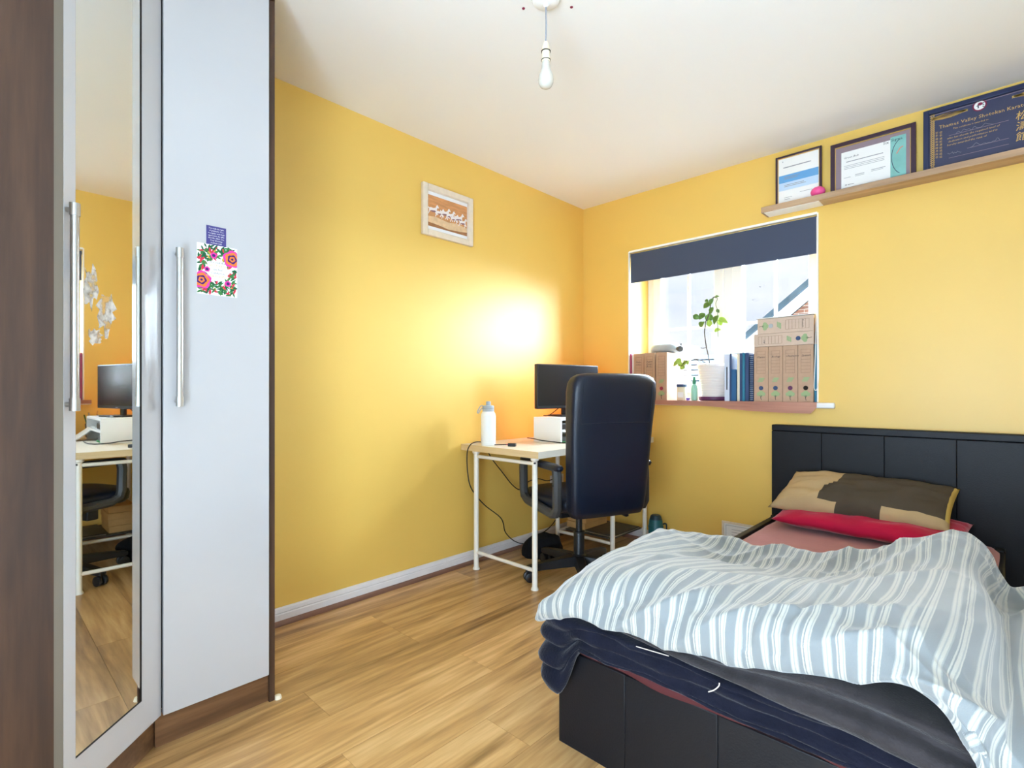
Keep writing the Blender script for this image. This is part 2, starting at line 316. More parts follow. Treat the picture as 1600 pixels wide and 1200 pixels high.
class B:
    def __init__(s, mx=None):
        s.v, s.f, s.mi, s.M, s.uv = [], [], [], mx, None
    def add(s, vs, fs, mi=0):
        n = len(s.v)
        for p in vs:
            p = Vector(p)
            s.v.append(s.M @ p if s.M else p)
        for q in fs:
            s.f.append([n + i for i in q]); s.mi.append(mi)
        return s
    def box(s, a, b, mi=0):
        x0, x1 = sorted((a[0], b[0])); y0, y1 = sorted((a[1], b[1])); z0, z1 = sorted((a[2], b[2]))
        return s.add([(x0, y0, z0), (x1, y0, z0), (x1, y1, z0), (x0, y1, z0), (x0, y0, z1), (x1, y0, z1), (x1, y1, z1), (x0, y1, z1)],
                     [(0, 3, 2, 1), (4, 5, 6, 7), (0, 1, 5, 4), (1, 2, 6, 5), (2, 3, 7, 6), (3, 0, 4, 7)], mi)
    def prism(s, poly, o, u, v, w, depth, mi=0):
        o, u, v, w = Vector(o), Vector(u), Vector(v), Vector(w)
        n = len(poly); vs = [o + u * a + v * b for a, b in poly] + [o + u * a + v * b + w * depth for a, b in poly]
        fs = [tuple(range(n))[::-1], tuple(range(n, 2 * n))] + [(i, (i + 1) % n, n + (i + 1) % n, n + i) for i in range(n)]
        return s.add(vs, fs, mi)
    def tube(s, pts, r, n=8, closed=False, caps=True, mi=0, flat=1.0, up=None):
        pts = [Vector(p) for p in pts]; k = len(pts)
        rs = r if isinstance(r, (list, tuple)) else [r] * k
        tang = []
        for i in range(k):
            a = pts[(i - 1) % k] if (closed or i > 0) else pts[i]; b = pts[(i + 1) % k] if (closed or i < k - 1) else pts[i]
            t = (b - a); tang.append(t.normalized() if t.length > 1e-9 else Vector((0, 0, 1)))
        nrm = Vector(up) if up else (Vector((0, 0, 1)) if abs(tang[0].z) < 0.9 else Vector((1, 0, 0)))
        vs = []
        for i in range(k):
            t = tang[i]; nrm = nrm - t * nrm.dot(t)
            if nrm.length < 1e-6: nrm = t.orthogonal()
            nrm.normalize(); bi = t.cross(nrm)
            for j in range(n):
                a = 2 * math.pi * (j + 0.5) / n
                vs.append(pts[i] + (nrm * math.cos(a) * flat + bi * math.sin(a)) * rs[i])
        fs = []
        for i in range(k if closed else k - 1):
            for j in range(n):
                i2 = (i + 1) % k
                fs.append((i * n + j, i * n + (j + 1) % n, i2 * n + (j + 1) % n, i2 * n + j))
        if caps and not closed:
            fs.append(tuple(range(n))[::-1]); fs.append(tuple(range((k - 1) * n, k * n)))
        return s.add(vs, fs, mi)
    def lathe(s, prof, c=(0, 0, 0), n=24, axis='Z', mi=0, sx=1.0, sy=1.0):
        c = Vector(c); vs = []
        for r, h in prof:
            for j in range(n):
                a = 2 * math.pi * j / n; x, y = r * math.cos(a) * sx, r * math.sin(a) * sy
                vs.append(c + (Vector((x, y, h)) if axis == 'Z' else Vector((h, x, y)) if axis == 'X' else Vector((x, h, y))))
        fs = []
        for i in range(len(prof) - 1):
            for j in range(n):
                fs.append((i * n + j, i * n + (j + 1) % n, (i + 1) * n + (j + 1) % n, (i + 1) * n + j))
        if prof[0][0] > 1e-6: fs.append(tuple(range(n))[::-1])
        if prof[-1][0] > 1e-6: fs.append(tuple(range((len(prof) - 1) * n, len(prof) * n)))
        return s.add(vs, fs, mi)
    def grid(s, rows, closed=False, mi=0, uvs=None, cap=False):
        nr, nc = len(rows), len(rows[0]); vs = [p for r in rows for p in r]; fs = []
        for i in range(nr - 1):
            for j in range(nc if closed else nc - 1):
                j2 = (j + 1) % nc
                fs.append((i * nc + j, i * nc + j2, (i + 1) * nc + j2, (i + 1) * nc + j))
        if cap:
            fs.append(tuple(range(nc))[::-1]); fs.append(tuple(range((nr - 1) * nc, nr * nc)))
        if uvs is not None: s.uv = [u for r in uvs for u in r]
        return s.add(vs, fs, mi)
    def build(s, name, mats, parent=None, recalc=True, flip=False, smooth=False, bevel=0.0, seg=2, world=False, label=None, cat=None, group=None, kind=None, base=False, angle=0.7, sub=0):
        vs = s.v
        loc = None
        if parent is not None and world:
            inv = MW[parent.name].inverted(); vs = [inv @ p for p in vs]
        if parent is None and base:
            lo = Vector((min(p[i] for p in vs) for i in range(3))); hi = Vector((max(p[i] for p in vs) for i in range(3)))
            loc = Vector(((lo.x + hi.x) / 2, (lo.y + hi.y) / 2, lo.z)); vs = [p - loc for p in vs]
        me = bpy.data.meshes.new(name); me.from_pydata([tuple(p) for p in vs], [], s.f)
        if not isinstance(mats, (list, tuple)): mats = [mats]
        for m in mats: me.materials.append(M[m] if isinstance(m, str) else m)
        if len(mats) > 1: me.polygons.foreach_set('material_index', s.mi)
        if s.uv:
            l = me.uv_layers.new(name='UVMap')
            for lp in me.loops: l.data[lp.index].uv = s.uv[lp.vertex_index]
        bmx = bmesh.new(); bmx.from_mesh(me)
        if recalc: bmesh.ops.recalc_face_normals(bmx, faces=bmx.faces)
        if flip: bmesh.ops.reverse_faces(bmx, faces=bmx.faces)
        bmx.to_mesh(me); bmx.free()
        if smooth:
            me.shade_smooth(); me.set_sharp_from_angle(angle=angle)
        me.update()
        o = bpy.data.objects.new(name, me); COL.objects.link(o)
        if parent is not None: o.parent = parent
        MW[o.name] = Matrix.Identity(4) if loc is None else Matrix.Translation(loc)
        if parent is not None and world: MW[o.name] = MW[parent.name].copy()
        if loc is not None: o.location = loc
        if bevel:
            bv = o.modifiers.new('bevel', 'BEVEL'); bv.width = bevel; bv.segments = seg; bv.limit_method = 'ANGLE'; bv.angle_limit = 0.6
            if not smooth: me.shade_smooth(); me.set_sharp_from_angle(angle=0.7)
        if sub:
            sb = o.modifiers.new('subdivision', 'SUBSURF'); sb.levels = sub; sb.render_levels = sub
        return tag(o, label, cat, group, kind)

def copy_tree(o, loc=None, rotz=None, parent=None, label=None):
    c = o.copy(); COL.objects.link(c); MW[c.name] = MW.get(o.name, Matrix.Identity(4))
    if parent is not None: c.parent = parent
    if loc is not None: c.location = loc
    if rotz is not None: c.rotation_euler = (0, 0, rotz)
    if label: c['label'] = label
    for ch in [x for x in bpy.data.objects if x.parent == o]:
        copy_tree(ch, parent=c)
    return c

def text(name, body, size, m, parent, org, ux, uy, align='LEFT', shear=0.0, world=True, thick=0.0003, spacing=1.0):
    c = bpy.data.curves.new(name, 'FONT'); c.body = body; c.size = size; c.align_x = align; c.resolution_u = 1; c.shear = shear; c.space_character = spacing
    t = bpy.data.objects.new(name, c); COL.objects.link(t); bpy.context.view_layer.update()
    me = bpy.data.meshes.new_from_object(t.evaluated_get(bpy.context.evaluated_depsgraph_get()))
    bpy.data.objects.remove(t); bpy.data.curves.remove(c)
    ux, uy = Vector(ux).normalized(), Vector(uy).normalized(); n = ux.cross(uy); org = Vector(org)
    b = B(); b.add([org + ux * v.co.x + uy * v.co.y + n * thick for v in me.vertices], [tuple(p.vertices) for p in me.polygons])
    bpy.data.meshes.remove(me)
    if not b.v: return None
    return b.build(name, m, parent, world=world)

def super_ring(cx, cy, z, w, d, e=4.0, n=32):
    pts = []
    for i in range(n):
        a = 2 * math.pi * i / n; c, s_ = math.cos(a), math.sin(a)
        k = (abs(c) ** e + abs(s_) ** e) ** (-1 / e)
        pts.append(Vector((cx + w / 2 * c * k, cy + d / 2 * s_ * k, z)))
    return pts

def spline(pts, n=8):
    pts = [Vector(p) for p in pts]; out_ = []
    for i in range(len(pts) - 1):
        p0, p1, p2, p3 = pts[max(i - 1, 0)], pts[i], pts[i + 1], pts[min(i + 2, len(pts) - 1)]
        for k in range(n):
            t = k / n
            out_.append(0.5 * ((2 * p1) + (p2 - p0) * t + (2 * p0 - 5 * p1 + 4 * p2 - p3) * t * t + (3 * p1 - p0 - 3 * p2 + p3) * t ** 3))
    out_.append(pts[-1]); return out_

# ------------------------------------------------------------------ room shell
RX, RY, H = 2.78, -3.66, 2.40
WX0, WX1, WZ0, WZ1 = 0.394, 1.569, 0.932, 2.0
floor = B().box((-0.1, RY - 0.1, -0.12), (RX + 0.1, 0.1, -0.009)).build('floor', 'dark_gap', kind='structure')
B().box((-0.1, RY - 1.3, -0.12), (RX + 0.1, RY - 0.1, 0.0)).build('floor_landing', 'landing', kind='structure')
ceil = B().box((-0.1, RY - 1.3, H), (RX + 0.1, 0.32, H + 0.1)).build('ceiling', 'ceiling', kind='structure')
B().box((-0.1, RY - 0.1, -0.1), (0, 0.32, H)).build('wall_left', 'wall', kind='structure')
wb = B()
wb.box((0, 0, -0.1), (WX0, 0.32, H)).box((WX1, 0, -0.1), (RX + 0.1, 0.32, H)).box((WX0, 0, -0.1), (WX1, 0.32, WZ0)).box((WX0, 0, WZ1), (WX1, 0.32, H))
wb.build('wall_back', 'wall', kind='structure')
B().box((RX, RY - 0.1, -0.1), (RX + 0.1, 0, H)).build('wall_right', 'white_wall', kind='structure')
DX0, DX1 = 1.6, 2.62
wf = B(); wf.box((0, RY - 0.1, -0.1), (DX0, RY, H)).box((DX1, RY - 0.1, -0.1), (RX, RY, H)).box((DX0, RY - 0.1, 2.15), (DX1, RY, H))
wf.build('wall_front', 'white_wall', kind='structure')
wl = B(); wl.box((-0.1, RY - 1.3, 0), (0.0, RY - 0.1, H)).box((RX, RY - 1.3, 0), (RX + 0.1, RY - 0.1, H)).box((0.0, RY - 1.3, 0), (RX, RY - 1.2, H))
wl.build('wall_landing', 'landing', kind='structure')
df = B(); df.box((DX0 - 0.06, RY, 0), (DX0, RY + 0.015, 2.21)).box((DX1, RY, 0), (DX1 + 0.06, RY + 0.015, 2.21)).box((DX0, RY, 2.15), (DX1, RY + 0.015, 2.21))
df.build('trim_1', 'skirt', kind='structure', bevel=0.003)
# screw holes either side of the ceiling rose
for px, py in ((818, 13), (893, 11)):
    c = at_z(px, py, H); B().lathe([(0.0, -0.002), (0.005, -0.002), (0.006, 0.001)], c, 10).build('screw_hole', 'maroon', ceil)

# planks run along the left wall; the end joints sit where the photograph shows them
PW, PL, X0 = 0.184, 1.292, 0.036
ends = {0: -1.305, 1: -1.95, 2: -1.95, 3: -2.432, 4: -1.892, 5: -2.492, 6: -2.1, 7: -2.75, 8: -1.6}
row = 0
x = X0 - PW
while x < RX:
    i = round((x - X0) / PW); e0 = ends.get(i, -0.35 - random.random() * 1.2)
    xa, xb = max(x, 0.0), min(x + PW, RX)
    y = e0
    while y > RY: y -= PL
    while y < 0:
        ya, yb = max(y, RY), min(y + PL, 0.0)
        if yb - ya > 0.02 and xb - xa > 0.01:
            g = 0.0005
            B().box((xa + g, ya + g, -0.0085), (xb - g, yb - g, 0.0)).build('plank', 'plank', floor)
        y += PL
    x += PW

def skirting(name, p0, p1, out_):
    p0, p1, o = Vector(p0), Vector(p1), Vector(out_); d = (p1 - p0)
    prof = [(0, 0.012), (0.016, 0.012), (0.016, 0.045), (0.013, 0.05), (0.016, 0.054), (0.011, 0.068), (0.005, 0.073), (0, 0.073)]
    b = B(); b.prism(prof, p0, o, (0, 0, 1), d.normalized(), d.length)
    s_ = b.build(name, 'skirt', kind='structure')
    bead = [(0, 0.0), (0.032, 0.0), (0.031, 0.008), (0.027, 0.015), (0.016, 0.02), (0, 0.02)]
    B().prism(bead, p0, o, (0, 0, 1), d.normalized(), d.length).build('beading', 'beading', s_)
    return s_
skirting('baseboard_left', (0, -2.515, 0), (0, 0, 0), (1, 0, 0))
skirting('baseboard_back', (RX, 0, 0), (0.0, 0, 0), (0, -1, 0))
skirting('baseboard_right', (RX, RY, 0), (RX, 0, 0), (-1, 0, 0))

# ------------------------------------------------------------------ window
win = thing('window_1', (0.98, 0.27, WZ0), kind='structure')
fy0, fy1 = 0.265, 0.32
SB = 0.963                                        # top of the window board
f = B()
f.box((WX0, fy0, SB - 0.01), (0.44, fy1, WZ1)).box((1.523, fy0, SB - 0.01), (WX1, fy1, WZ1)).box((0.44, fy0, SB - 0.01), (1.523, fy1, 1.015)).box((0.44, fy0, 1.95), (1.523, fy1, WZ1))
f.build('outer_frame', 'upvc', win, world=True, bevel=0.004)
B().box((0.956, fy0 - 0.004, 1.015), (1.012, fy1, 1.95)).build('mullion', 'upvc', win, world=True, bevel=0.004)
for x0, x1, gx0, gx1 in ((0.44, 0.956, 0.503, 0.893), (1.012, 1.523, 1.075, 1.463)):
    s_ = B()
    z0, z1, gz0, gz1 = 1.015, 1.95, 1.075, 1.89
    s_.box((x0, fy0 - 0.012, z0), (gx0, fy1 - 0.005, z1)).box((gx1, fy0 - 0.012, z0), (x1, fy1 - 0.005, z1)).box((gx0, fy0 - 0.012, z0), (gx1, fy1 - 0.005, gz0)).box((gx0, fy0 - 0.012, gz1), (gx1, fy1 - 0.005, z1))
    sash = s_.build('sash', 'upvc', win, world=True, bevel=0.004)
    B().box((gx0, 0.292, gz0), (gx1, 0.296, gz1)).build('pane', 'glass', sash, world=True)
    xm = (gx0 + gx1) / 2
    B().box((xm - 0.009, 0.284, gz0), (xm + 0.009, 0.304, gz1)).build('glazing_bar', 'upvc', sash, world=True)
    B().box((gx0, 0.285, 1.462), (gx1, 0.303, 1.48)).build('glazing_bar', 'upvc', sash, world=True)
B().box((0.98 - 0.10, fy0 - 0.03, 1.30), (0.98 - 0.085, fy0 - 0.012, 1.42)).build('window_handle', 'upvc', win, world=True, bevel=0.004)
# window board: white with a rounded nose, overlaid by loose wood-effect film
bd = B(); bd.box((0.35, -0.03, SB - 0.031), (1.657, 0.0, SB)).box((WX0, 0.0, SB - 0.031), (WX1, 0.27, SB))
bd.build('window_board', 'upvc', win, world=True, bevel=0.008, seg=3)
fm = B(); fz = SB + 0.0015
top = [(0.352, -0.034), (1.574, -0.034), (1.566, 0.262), (0.396, 0.262)]
fm.prism(top, (0, 0, fz - 0.0012), (1, 0, 0), (0, 1, 0), (0, 0, 1), 0.0014)
low = [(0.352, 0.94), (0.6, 0.936), (0.95, 0.932), (1.05, 0.927), (1.1, 0.918), (1.2, 0.91), (1.35, 0.904), (1.5, 0.902), (1.545, 0.902), (1.56, 0.92), (1.574, 0.938)]
for i in range(len(low) - 1):
    a, b_ = low[i], low[i + 1]
    fm.prism([(a[0], a[1]), (b_[0], b_[1]), (b_[0], fz), (a[0], fz)], (0, -0.034, 0), (1, 0, 0), (0, 0, 1), (0, -1, 0), 0.0014)
fm.build('wood_film', 'sill_film', win, world=True)
# unpainted white plaster edge round the opening
te = B(); q = 0.006
te.box((WX0 - q, -0.002, SB), (WX0 + 0.001, 0.012, WZ1 + q)).box((WX1 - 0.001, -0.002, SB), (WX1 + q, 0.012, WZ1 + q)).box((WX0, -0.002, WZ1 - 0.001), (WX1, 0.012, WZ1 + 0.012))
te.build('trim_2', 'edge_white', kind='structure')

# ------------------------------------------------------------------ roller blind
rb = thing('roller_blind', (0.98, 0.03, 1.79), label='slate grey roller blind pulled partly down over the window', cat='blind')
B().lathe([(0.0, WX0 + 0.004), (0.016, WX0 + 0.004), (0.016, WX1 - 0.004), (0, WX1 - 0.004)], (0, 0.03, 1.978), 16, 'X').build('roller_tube', 'blind', rb, world=True, smooth=True)
B().box((WX0 + 0.006, 0.012, 1.79), (WX1 - 0.006, 0.0135, 1.992)).build('blind_fabric', 'blind', rb, world=True)
B().box((WX0 + 0.006, 0.009, 1.786), (WX1 - 0.006, 0.017, 1.796)).build('bottom_bar', 'blind', rb, world=True, bevel=0.002)
ch = [(1.566, 0.004, 1.985), (1.566, 0.002, 1.7), (1.562, -0.002, 1.3), (1.555, -0.004, 1.08), (1.556, -0.006, 1.04), (1.563, -0.007, 1.03), (1.571, -0.006, 1.045), (1.577, -0.005, 1.12), (1.5745, -0.004, 1.4), (1.572, -0.003, 1.985)]
B().tube(spline(ch, 6), 0.0022, 6).build('pull_chain', 'white', rb, world=True, smooth=True)

# ------------------------------------------------------------------ outdoors
hs = thing('neighbouring_house', (6.0, 9.6, -2.6), label='brick house gable with white bargeboard beyond the window', cat='house')
HY = 9.0
e0 = at_y(1162, 533, HY); e1 = at_y(1275, 437, HY); dxr = (e1 - e0)
slope = dxr.z / dxr.x
half = 2.3; ax = e0.x + half; az = e0.z + slope * half; rx = e0.x + 2 * half
wy = HY + 0.35
gw = [(e0.x + 0.45, -2.6), (rx - 0.45, -2.6), (rx - 0.45, e0.z - 0.1 + slope * 0.3), (ax, az - 0.15), (e0.x + 0.45, e0.z - 0.1 + slope * 0.3)]
B().prism(gw, (0, wy, 0), (1, 0, 0), (0, 0, 1), (0, 1, 0), 7.0).build('brick_wall', 'brick', hs, world=True)
for sgn in (1, -1):
    ex = e0.x if sgn == 1 else rx
    pl = [(ex, e0.z), (ax, az), (ax, az + 0.14), (ex, e0.z + 0.14)]
    B().prism(pl, (0, HY - 0.06, 0), (1, 0, 0), (0, 0, 1), (0, 1, 0), 7.6).build('roof_slope', 'roof', hs, world=True)
    bp = [(ex, e0.z - 0.30), (ex, e0.z - 0.01), (ax, az - 0.01), (ax, az - 0.27)]
    B().prism(bp, (0, HY, 0), (1, 0, 0), (0, 0, 1), (0, 1, 0), 0.03).build('bargeboard', 'barge', hs, world=True)
    sf = [(ex, e0.z - 0.30), (ex + sgn * 0.5, e0.z - 0.30), (ex + sgn * 0.5, e0.z + 0.2), (ex, e0.z - 0.05)]
    B().prism(sf, (0, HY + 0.03, 0), (1, 0, 0), (0, 0, 1), (0, 1, 0), 6.9).build('boxed_eave', 'barge', hs, world=True)
g0 = at_y(1172, 546, HY)
B().tube([(g0.x + 0.12, HY + 0.1, g0.z + 0.1), (g0.x + 0.02, HY + 0.1, g0.z + 0.08), (g0.x, HY + 0.1, g0.z), (g0.x + 0.08, HY + 0.1, g0.z - 0.1), (g0.x + 0.2, HY + 0.1, g0.z - 0.12)], 0.04, 8).build('downpipe', 'roof', hs, world=True, smooth=True)
fh = thing('far_house', (3.0, 27.0, -2.6), label='low distant house with a grey tiled roof beyond the window', cat='house')
r0 = at_y(960, 556, 26.0); r1 = at_y(1128, 556, 26.0)
B().box((r0.x - 6, 27.0, -2.6), (r1.x, 32.0, 1.6)).build('house_wall', 'brick', fh, world=True)
B().prism([(24.5, 0.9), (29.5, r0.z), (34.5, 0.9), (34.5, 0.75), (29.5, r0.z - 0.15), (24.5, 0.75)], (r0.x - 6.4, 0, 0), (0, 1, 0), (0, 0, 1), (1, 0, 0), r1.x - r0.x + 6.8).build('tiled_roof', 'roof', fh, world=True)
for k in range(7):
    t_ = k / 7.0
    B().box((r0.x - 6.4, 24.5 + 5 * t_ - 0.02, 0.9 + (r0.z - 0.9) * t_), (r1.x + 0.4, 24.5 + 5 * t_ + 0.06, 0.9 + (r0.z - 0.9) * t_ + 0.06)).build('tile_course', 'roof', fh, world=True)
B().box((-40, 0.5, -2.75), (40, 60, -2.6)).build('yard_ground', 'paving', label='pale paved yard below the window', cat='ground', kind='structure')
for i, (px, py, sc) in enumerate(((1187.5, 448, 0.20), (1176, 468.5, 0.14), (1181.5, 470, 0.10))):
    c = at_y(px, py, 14.0); bb = B()
    bb.add([c + Vector(p) * sc for p in ((0, -0.4, 0), (0.12, 0, 0.02), (0, 0.5, 0), (-0.12, 0, 0.02), (0, 0, -0.1), (-0.9, 0.1, 0.32), (-0.5, 0.3, 0.18), (0.85, 0.1, 0.28), (0.45, 0.3, 0.16))],
           [(0, 1, 4), (1, 2, 4), (2, 3, 4), (3, 0, 4), (0, 3, 2, 1), (3, 5, 6), (1, 8, 7)])
    bb.build('bird', 'dark_gap', label=['dark bird flying, the largest of three above the roof', 'dark bird flying, the larger of two close together', 'tiny dark bird flying, the smallest of three'][i], cat='bird', group='birds in the sky', base=True)

# ------------------------------------------------------------------ corner wardrobe
WT = 2.335
wd = thing('corner_wardrobe', (0.3, -3.0, 0), label='walnut corner wardrobe with gloss white doors and one mirrored door', cat='wardrobe')
B().box((0.0, -2.535, 0.0), (0.560, -2.517, WT)).build('end_panel', 'walnut', wd, world=True, bevel=0.001)
B().box((0.772, RY + 0.002, 0.0), (0.790, -3.086, WT)).build('side_panel', 'walnut', wd, world=True, bevel=0.001)
dA, dB = Vector((0.568, -2.839, 0)), Vector((0.804, -3.075, 0)); dd = (dB - dA).normalized(); dn = Vector((0.7071, 0.7071, 0)); DL = (dB - dA).length
B().box((0.530, -2.85, 0.0), (0.548, -2.535, 0.098)).build('plinth', 'walnut_h', wd, world=True)
pA = Vector((0.540, -2.852, 0))
B().prism([(0, 0), (0.335, 0), (0.335, 0.098), (0, 0.098)], pA, dd, (0, 0, 1), -dn, 0.018).build('plinth', 'walnut_h', wd, world=True)
top_poly = [(0.0, -2.517), (0.56, -2.517), (0.56, -2.845), (0.785, -3.07), (0.785, RY + 0.002), (0.0, RY + 0.002)]
B().prism(top_poly, (0, 0, WT - 0.018), (1, 0, 0), (0, 1, 0), (0, 0, 1), 0.018).build('top_panel', 'walnut_h', wd, world=True)
B().prism([(0.0, -2.53), (0.53, -2.53), (0.53, -2.86), (0.765, -3.09), (0.765, RY + 0.002), (0.0, RY + 0.002)], (0, 0, 0.1), (1, 0, 0), (0, 1, 0), (0, 0, 1), WT - 0.12).build('carcass', 'dark_gap', wd, world=True)
# plain white door
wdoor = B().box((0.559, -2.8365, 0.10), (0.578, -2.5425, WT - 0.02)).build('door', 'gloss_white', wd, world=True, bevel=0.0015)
def bar_handle(o, u, n, z0, z1, par, so_=0.030):
    h = B(); p = Vector(o)
    h.tube([p + n * so_ + Vector((0, 0, z0)), p + n * so_ + Vector((0, 0, z1))], 0.0085, 14)
    h.build('handle', 'steel', par, world=True, smooth=True)
    for z in (z0 + 0.012, z1 - 0.012):
        k = B(); k.tube([p + n * so_ + Vector((0, 0, z - 0.014)), p + n * so_ + Vector((0, 0, z + 0.014))], 0.0102, 14)
        k.tube([p + Vector((0, 0, z)), p + n * (so_ + 0.004) + Vector((0, 0, z))], 0.006, 10)
        k.build('handle_end', 'steel', par, world=True, smooth=True)
bar_handle((0.578, -2.803, 0), None, Vector((1, 0, 0)), 0.985, 1.435, wdoor)
# mirrored diagonal door
md = B(); z0, z1 = 0.10, WT - 0.02; m0, m1, mz0, mz1 = 0.081, 0.302, 0.187, 2.22; TH = 0.025
def dpr(b, s0, s1, za, zb, n0, n1):
    b.prism([(s0, za), (s1, za), (s1, zb), (s0, zb)], dA + dn * n0, dd, (0, 0, 1), dn, n1 - n0)
dpr(md, 0.002, m0, z0, z1, -TH, 0); dpr(md, m1, DL, z0, z1, -TH, 0); dpr(md, m0, m1, z0, mz0, -TH, 0); dpr(md, m0, m1, mz1, z1, -TH, 0); dpr(md, m0, m1, mz0, mz1, -TH, -0.006)
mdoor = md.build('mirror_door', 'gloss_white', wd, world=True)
eb = B(); eb.prism([(0, z0), (0.0012, z0), (0.0012, z1), (0, z1)], dA + dd * DL - dn * TH, dd, (0, 0, 1), dn, TH - 0.001); eb.build('shaded_edge', 'edge_grey', mdoor, world=True)  # shade on the white door's side edge, painted as a grey strip
mr = B(); dpr(mr, m0, m1, mz0, mz1, -0.006, -0.003)
mr.build('mirror', 'mirror', mdoor, world=True)
rs = random.Random(4)
for s_c, z_c, ra, rb in ((0.255, 1.275, 0.022, 0.050), (0.205, 1.225, 0.030, 0.055), (0.240, 1.160, 0.026, 0.022)):
    pts_ = [(s_c + ra * (0.6 + 0.7 * rs.random()) * math.cos(t), z_c + rb * (0.5 + 0.8 * rs.random()) * math.sin(t)) for t in [2 * math.pi * k / 22 for k in range(22)]]
    B().prism(pts_, dA - dn * 0.0030, dd, (0, 0, 1), dn, 0.0003).build('pale_blotch', 'pale_blotch', mdoor, world=True)  # irregular translucent white blotches over the mirror
gp = B()
for a in ((m0 - 0.0005, m0 + 0.0010, mz0, mz1), (m1 - 0.0010, m1 + 0.0005, mz0, mz1), (m0, m1, mz0 - 0.0005, mz0 + 0.0010)):
    dpr(gp, *a, -0.004, -0.0005)
gp.build('mirror_rim_line', 'dark_gap', mdoor, world=True)  # thin dark strips along the mirror's sides and bottom
bar_handle(dA + dd * (DL - 0.007), None, dn, 0.985, 1.445, mdoor, 0.018)
B().lathe([(0.0, 0.012), (0.010, 0.010), (0.013, 0.0)], (0.556, -2.506, 0.0), 12).build('door_bumper', 'cream', wd, world=True, smooth=True)

# cards stuck on the white door
XD = 0.5782; UY, UZ, UXv = Vector((0, 1, 0)), Vector((0, 0, 1)), Vector((1, 0, 0))
pc = thing('quote_card', (XD, -2.70, 1.46), label='small purple card with white writing on the wardrobe door', cat='card')
B().box((XD, -2.727, 1.455), (XD + 0.0007, -2.672, 1.527)).build('card_sheet', 'card_purple', pc, world=True)
for i, ln in enumerate(['You walk the light', 'of gratitude. You', 'recognize and truly', 'appreciate the gifts', 'that life offers you.', 'Your blessings', 'multiply with', 'gratitude you give.']):
    text('lettering', ln, 0.0058, 'white', pc, (XD + 0.0007, -2.6995, 1.518 - i * 0.0073), UY, UZ, 'CENTER')
fc = thing('floral_card', (XD, -2.70, 1.32), label='floral patterned card with a handwritten verse on the wardrobe door', cat='card')
cy0, cy1, cz0, cz1 = -2.752, -2.641, 1.318, 1.470; XC = XD + 0.0011
B().box((XD, cy0, cz0), (XC, cy1, cz1)).build('card_sheet', 'paper', fc, world=True)
def blade(b, c, ang, L_, W_, x_):
    pts = []
    for k in range(9):
        t_ = k / 8; pts.append((L_ * (t_ - 0.5), W_ * math.sin(math.pi * t_) * 0.5))
    for k in range(7, 0, -1):
        t_ = k / 8; pts.append((L_ * (t_ - 0.5), -W_ * math.sin(math.pi * t_) * 0.5))
    ca, sa = math.cos(ang), math.sin(ang)
    q_ = [(c[0] + a * ca - d_ * sa, c[1] + a * sa + d_ * ca) for a, d_ in pts]
    q_ = [(min(max(a, cy0), cy1), min(max(d_, cz0), cz1)) for a, d_ in q_]
    b.add([(x_, a, d_) for a, d_ in q_], [tuple(range(len(q_)))])
rng = random.Random(3); lv = {'fl_green': B(), 'fl_dgreen': B(), 'fl_red': B(), 'fl_gold': B()}
ccx, ccz = (cy0 + cy1) / 2, (cz0 + cz1) / 2
cnt = 0
while cnt < 230:
    a, d_ = rng.uniform(cy0 + 0.004, cy1 - 0.004), rng.uniform(cz0 + 0.004, cz1 - 0.004)
    if ((a - ccx) / 0.034) ** 2 + ((d_ - ccz) / 0.036) ** 2 < 1: continue
    key = rng.choices(['fl_green', 'fl_dgreen', 'fl_red', 'fl_gold'], [5, 5, 3, 1])[0]
    blade(lv[key], (a, d_), rng.uniform(0, 3.14), rng.uniform(0.013, 0.023), rng.uniform(0.0048, 0.0075), XC + 0.0001 + cnt * 1e-6); cnt += 1
for k, b in lv.items(): b.build('leaf_print', k, fc, world=True, kind='stuff')
def disc(b, c, r, x_, wob=0.0, n=20, ph=0):
    b.add([(x_, min(max(c[0] + r * (1 + wob * math.sin(5 * t + ph)) * math.cos(t), cy0), cy1), min(max(c[1] + r * (1 + wob * math.sin(5 * t + ph)) * math.sin(t), cz0), cz1)) for t in [2 * math.pi * k / n for k in range(n)]], [tuple(range(n))])
for fcx, fcz, rr in ((cy1 - 0.014, cz1 - 0.035, 0.026), (cy0 + 0.012, cz0 + 0.042, 0.026), (cy0 + 0.045, cz1 - 0.032, 0.009), (cy1 - 0.026, cz0 + 0.04, 0.009), (cy0 + 0.027, ccz, 0.008)):
    for j, (k, s_) in enumerate((('fl_pink', 1.0), ('fl_orange', 0.78), ('fl_violet', 0.52), ('fl_orange', 0.32), ('fl_violet', 0.14))):
        if rr < 0.02 and j in (1, 3): continue
        b = B(); disc(b, (fcx, fcz), rr * s_, XC + 0.0004 + j * 0.0001, 0.10, ph=j); b.build('flower_print', k, fc, world=True)
for i, (ln, sz, k) in enumerate((('The soul that', 0.0085, 'ink'), ('GIVES THANKS', 0.0098, 'gold'), ('can find', 0.0085, 'ink'), ('Comfort in', 0.0085, 'ink'), ('EVERYTHING', 0.0105, 'gold'))):
    text('lettering', ln, sz, k, fc, (XC + 0.0002, ccx, ccz + 0.021 - i * 0.0108), UY, UZ, 'CENTER', 0.15 if k == 'ink' else 0)

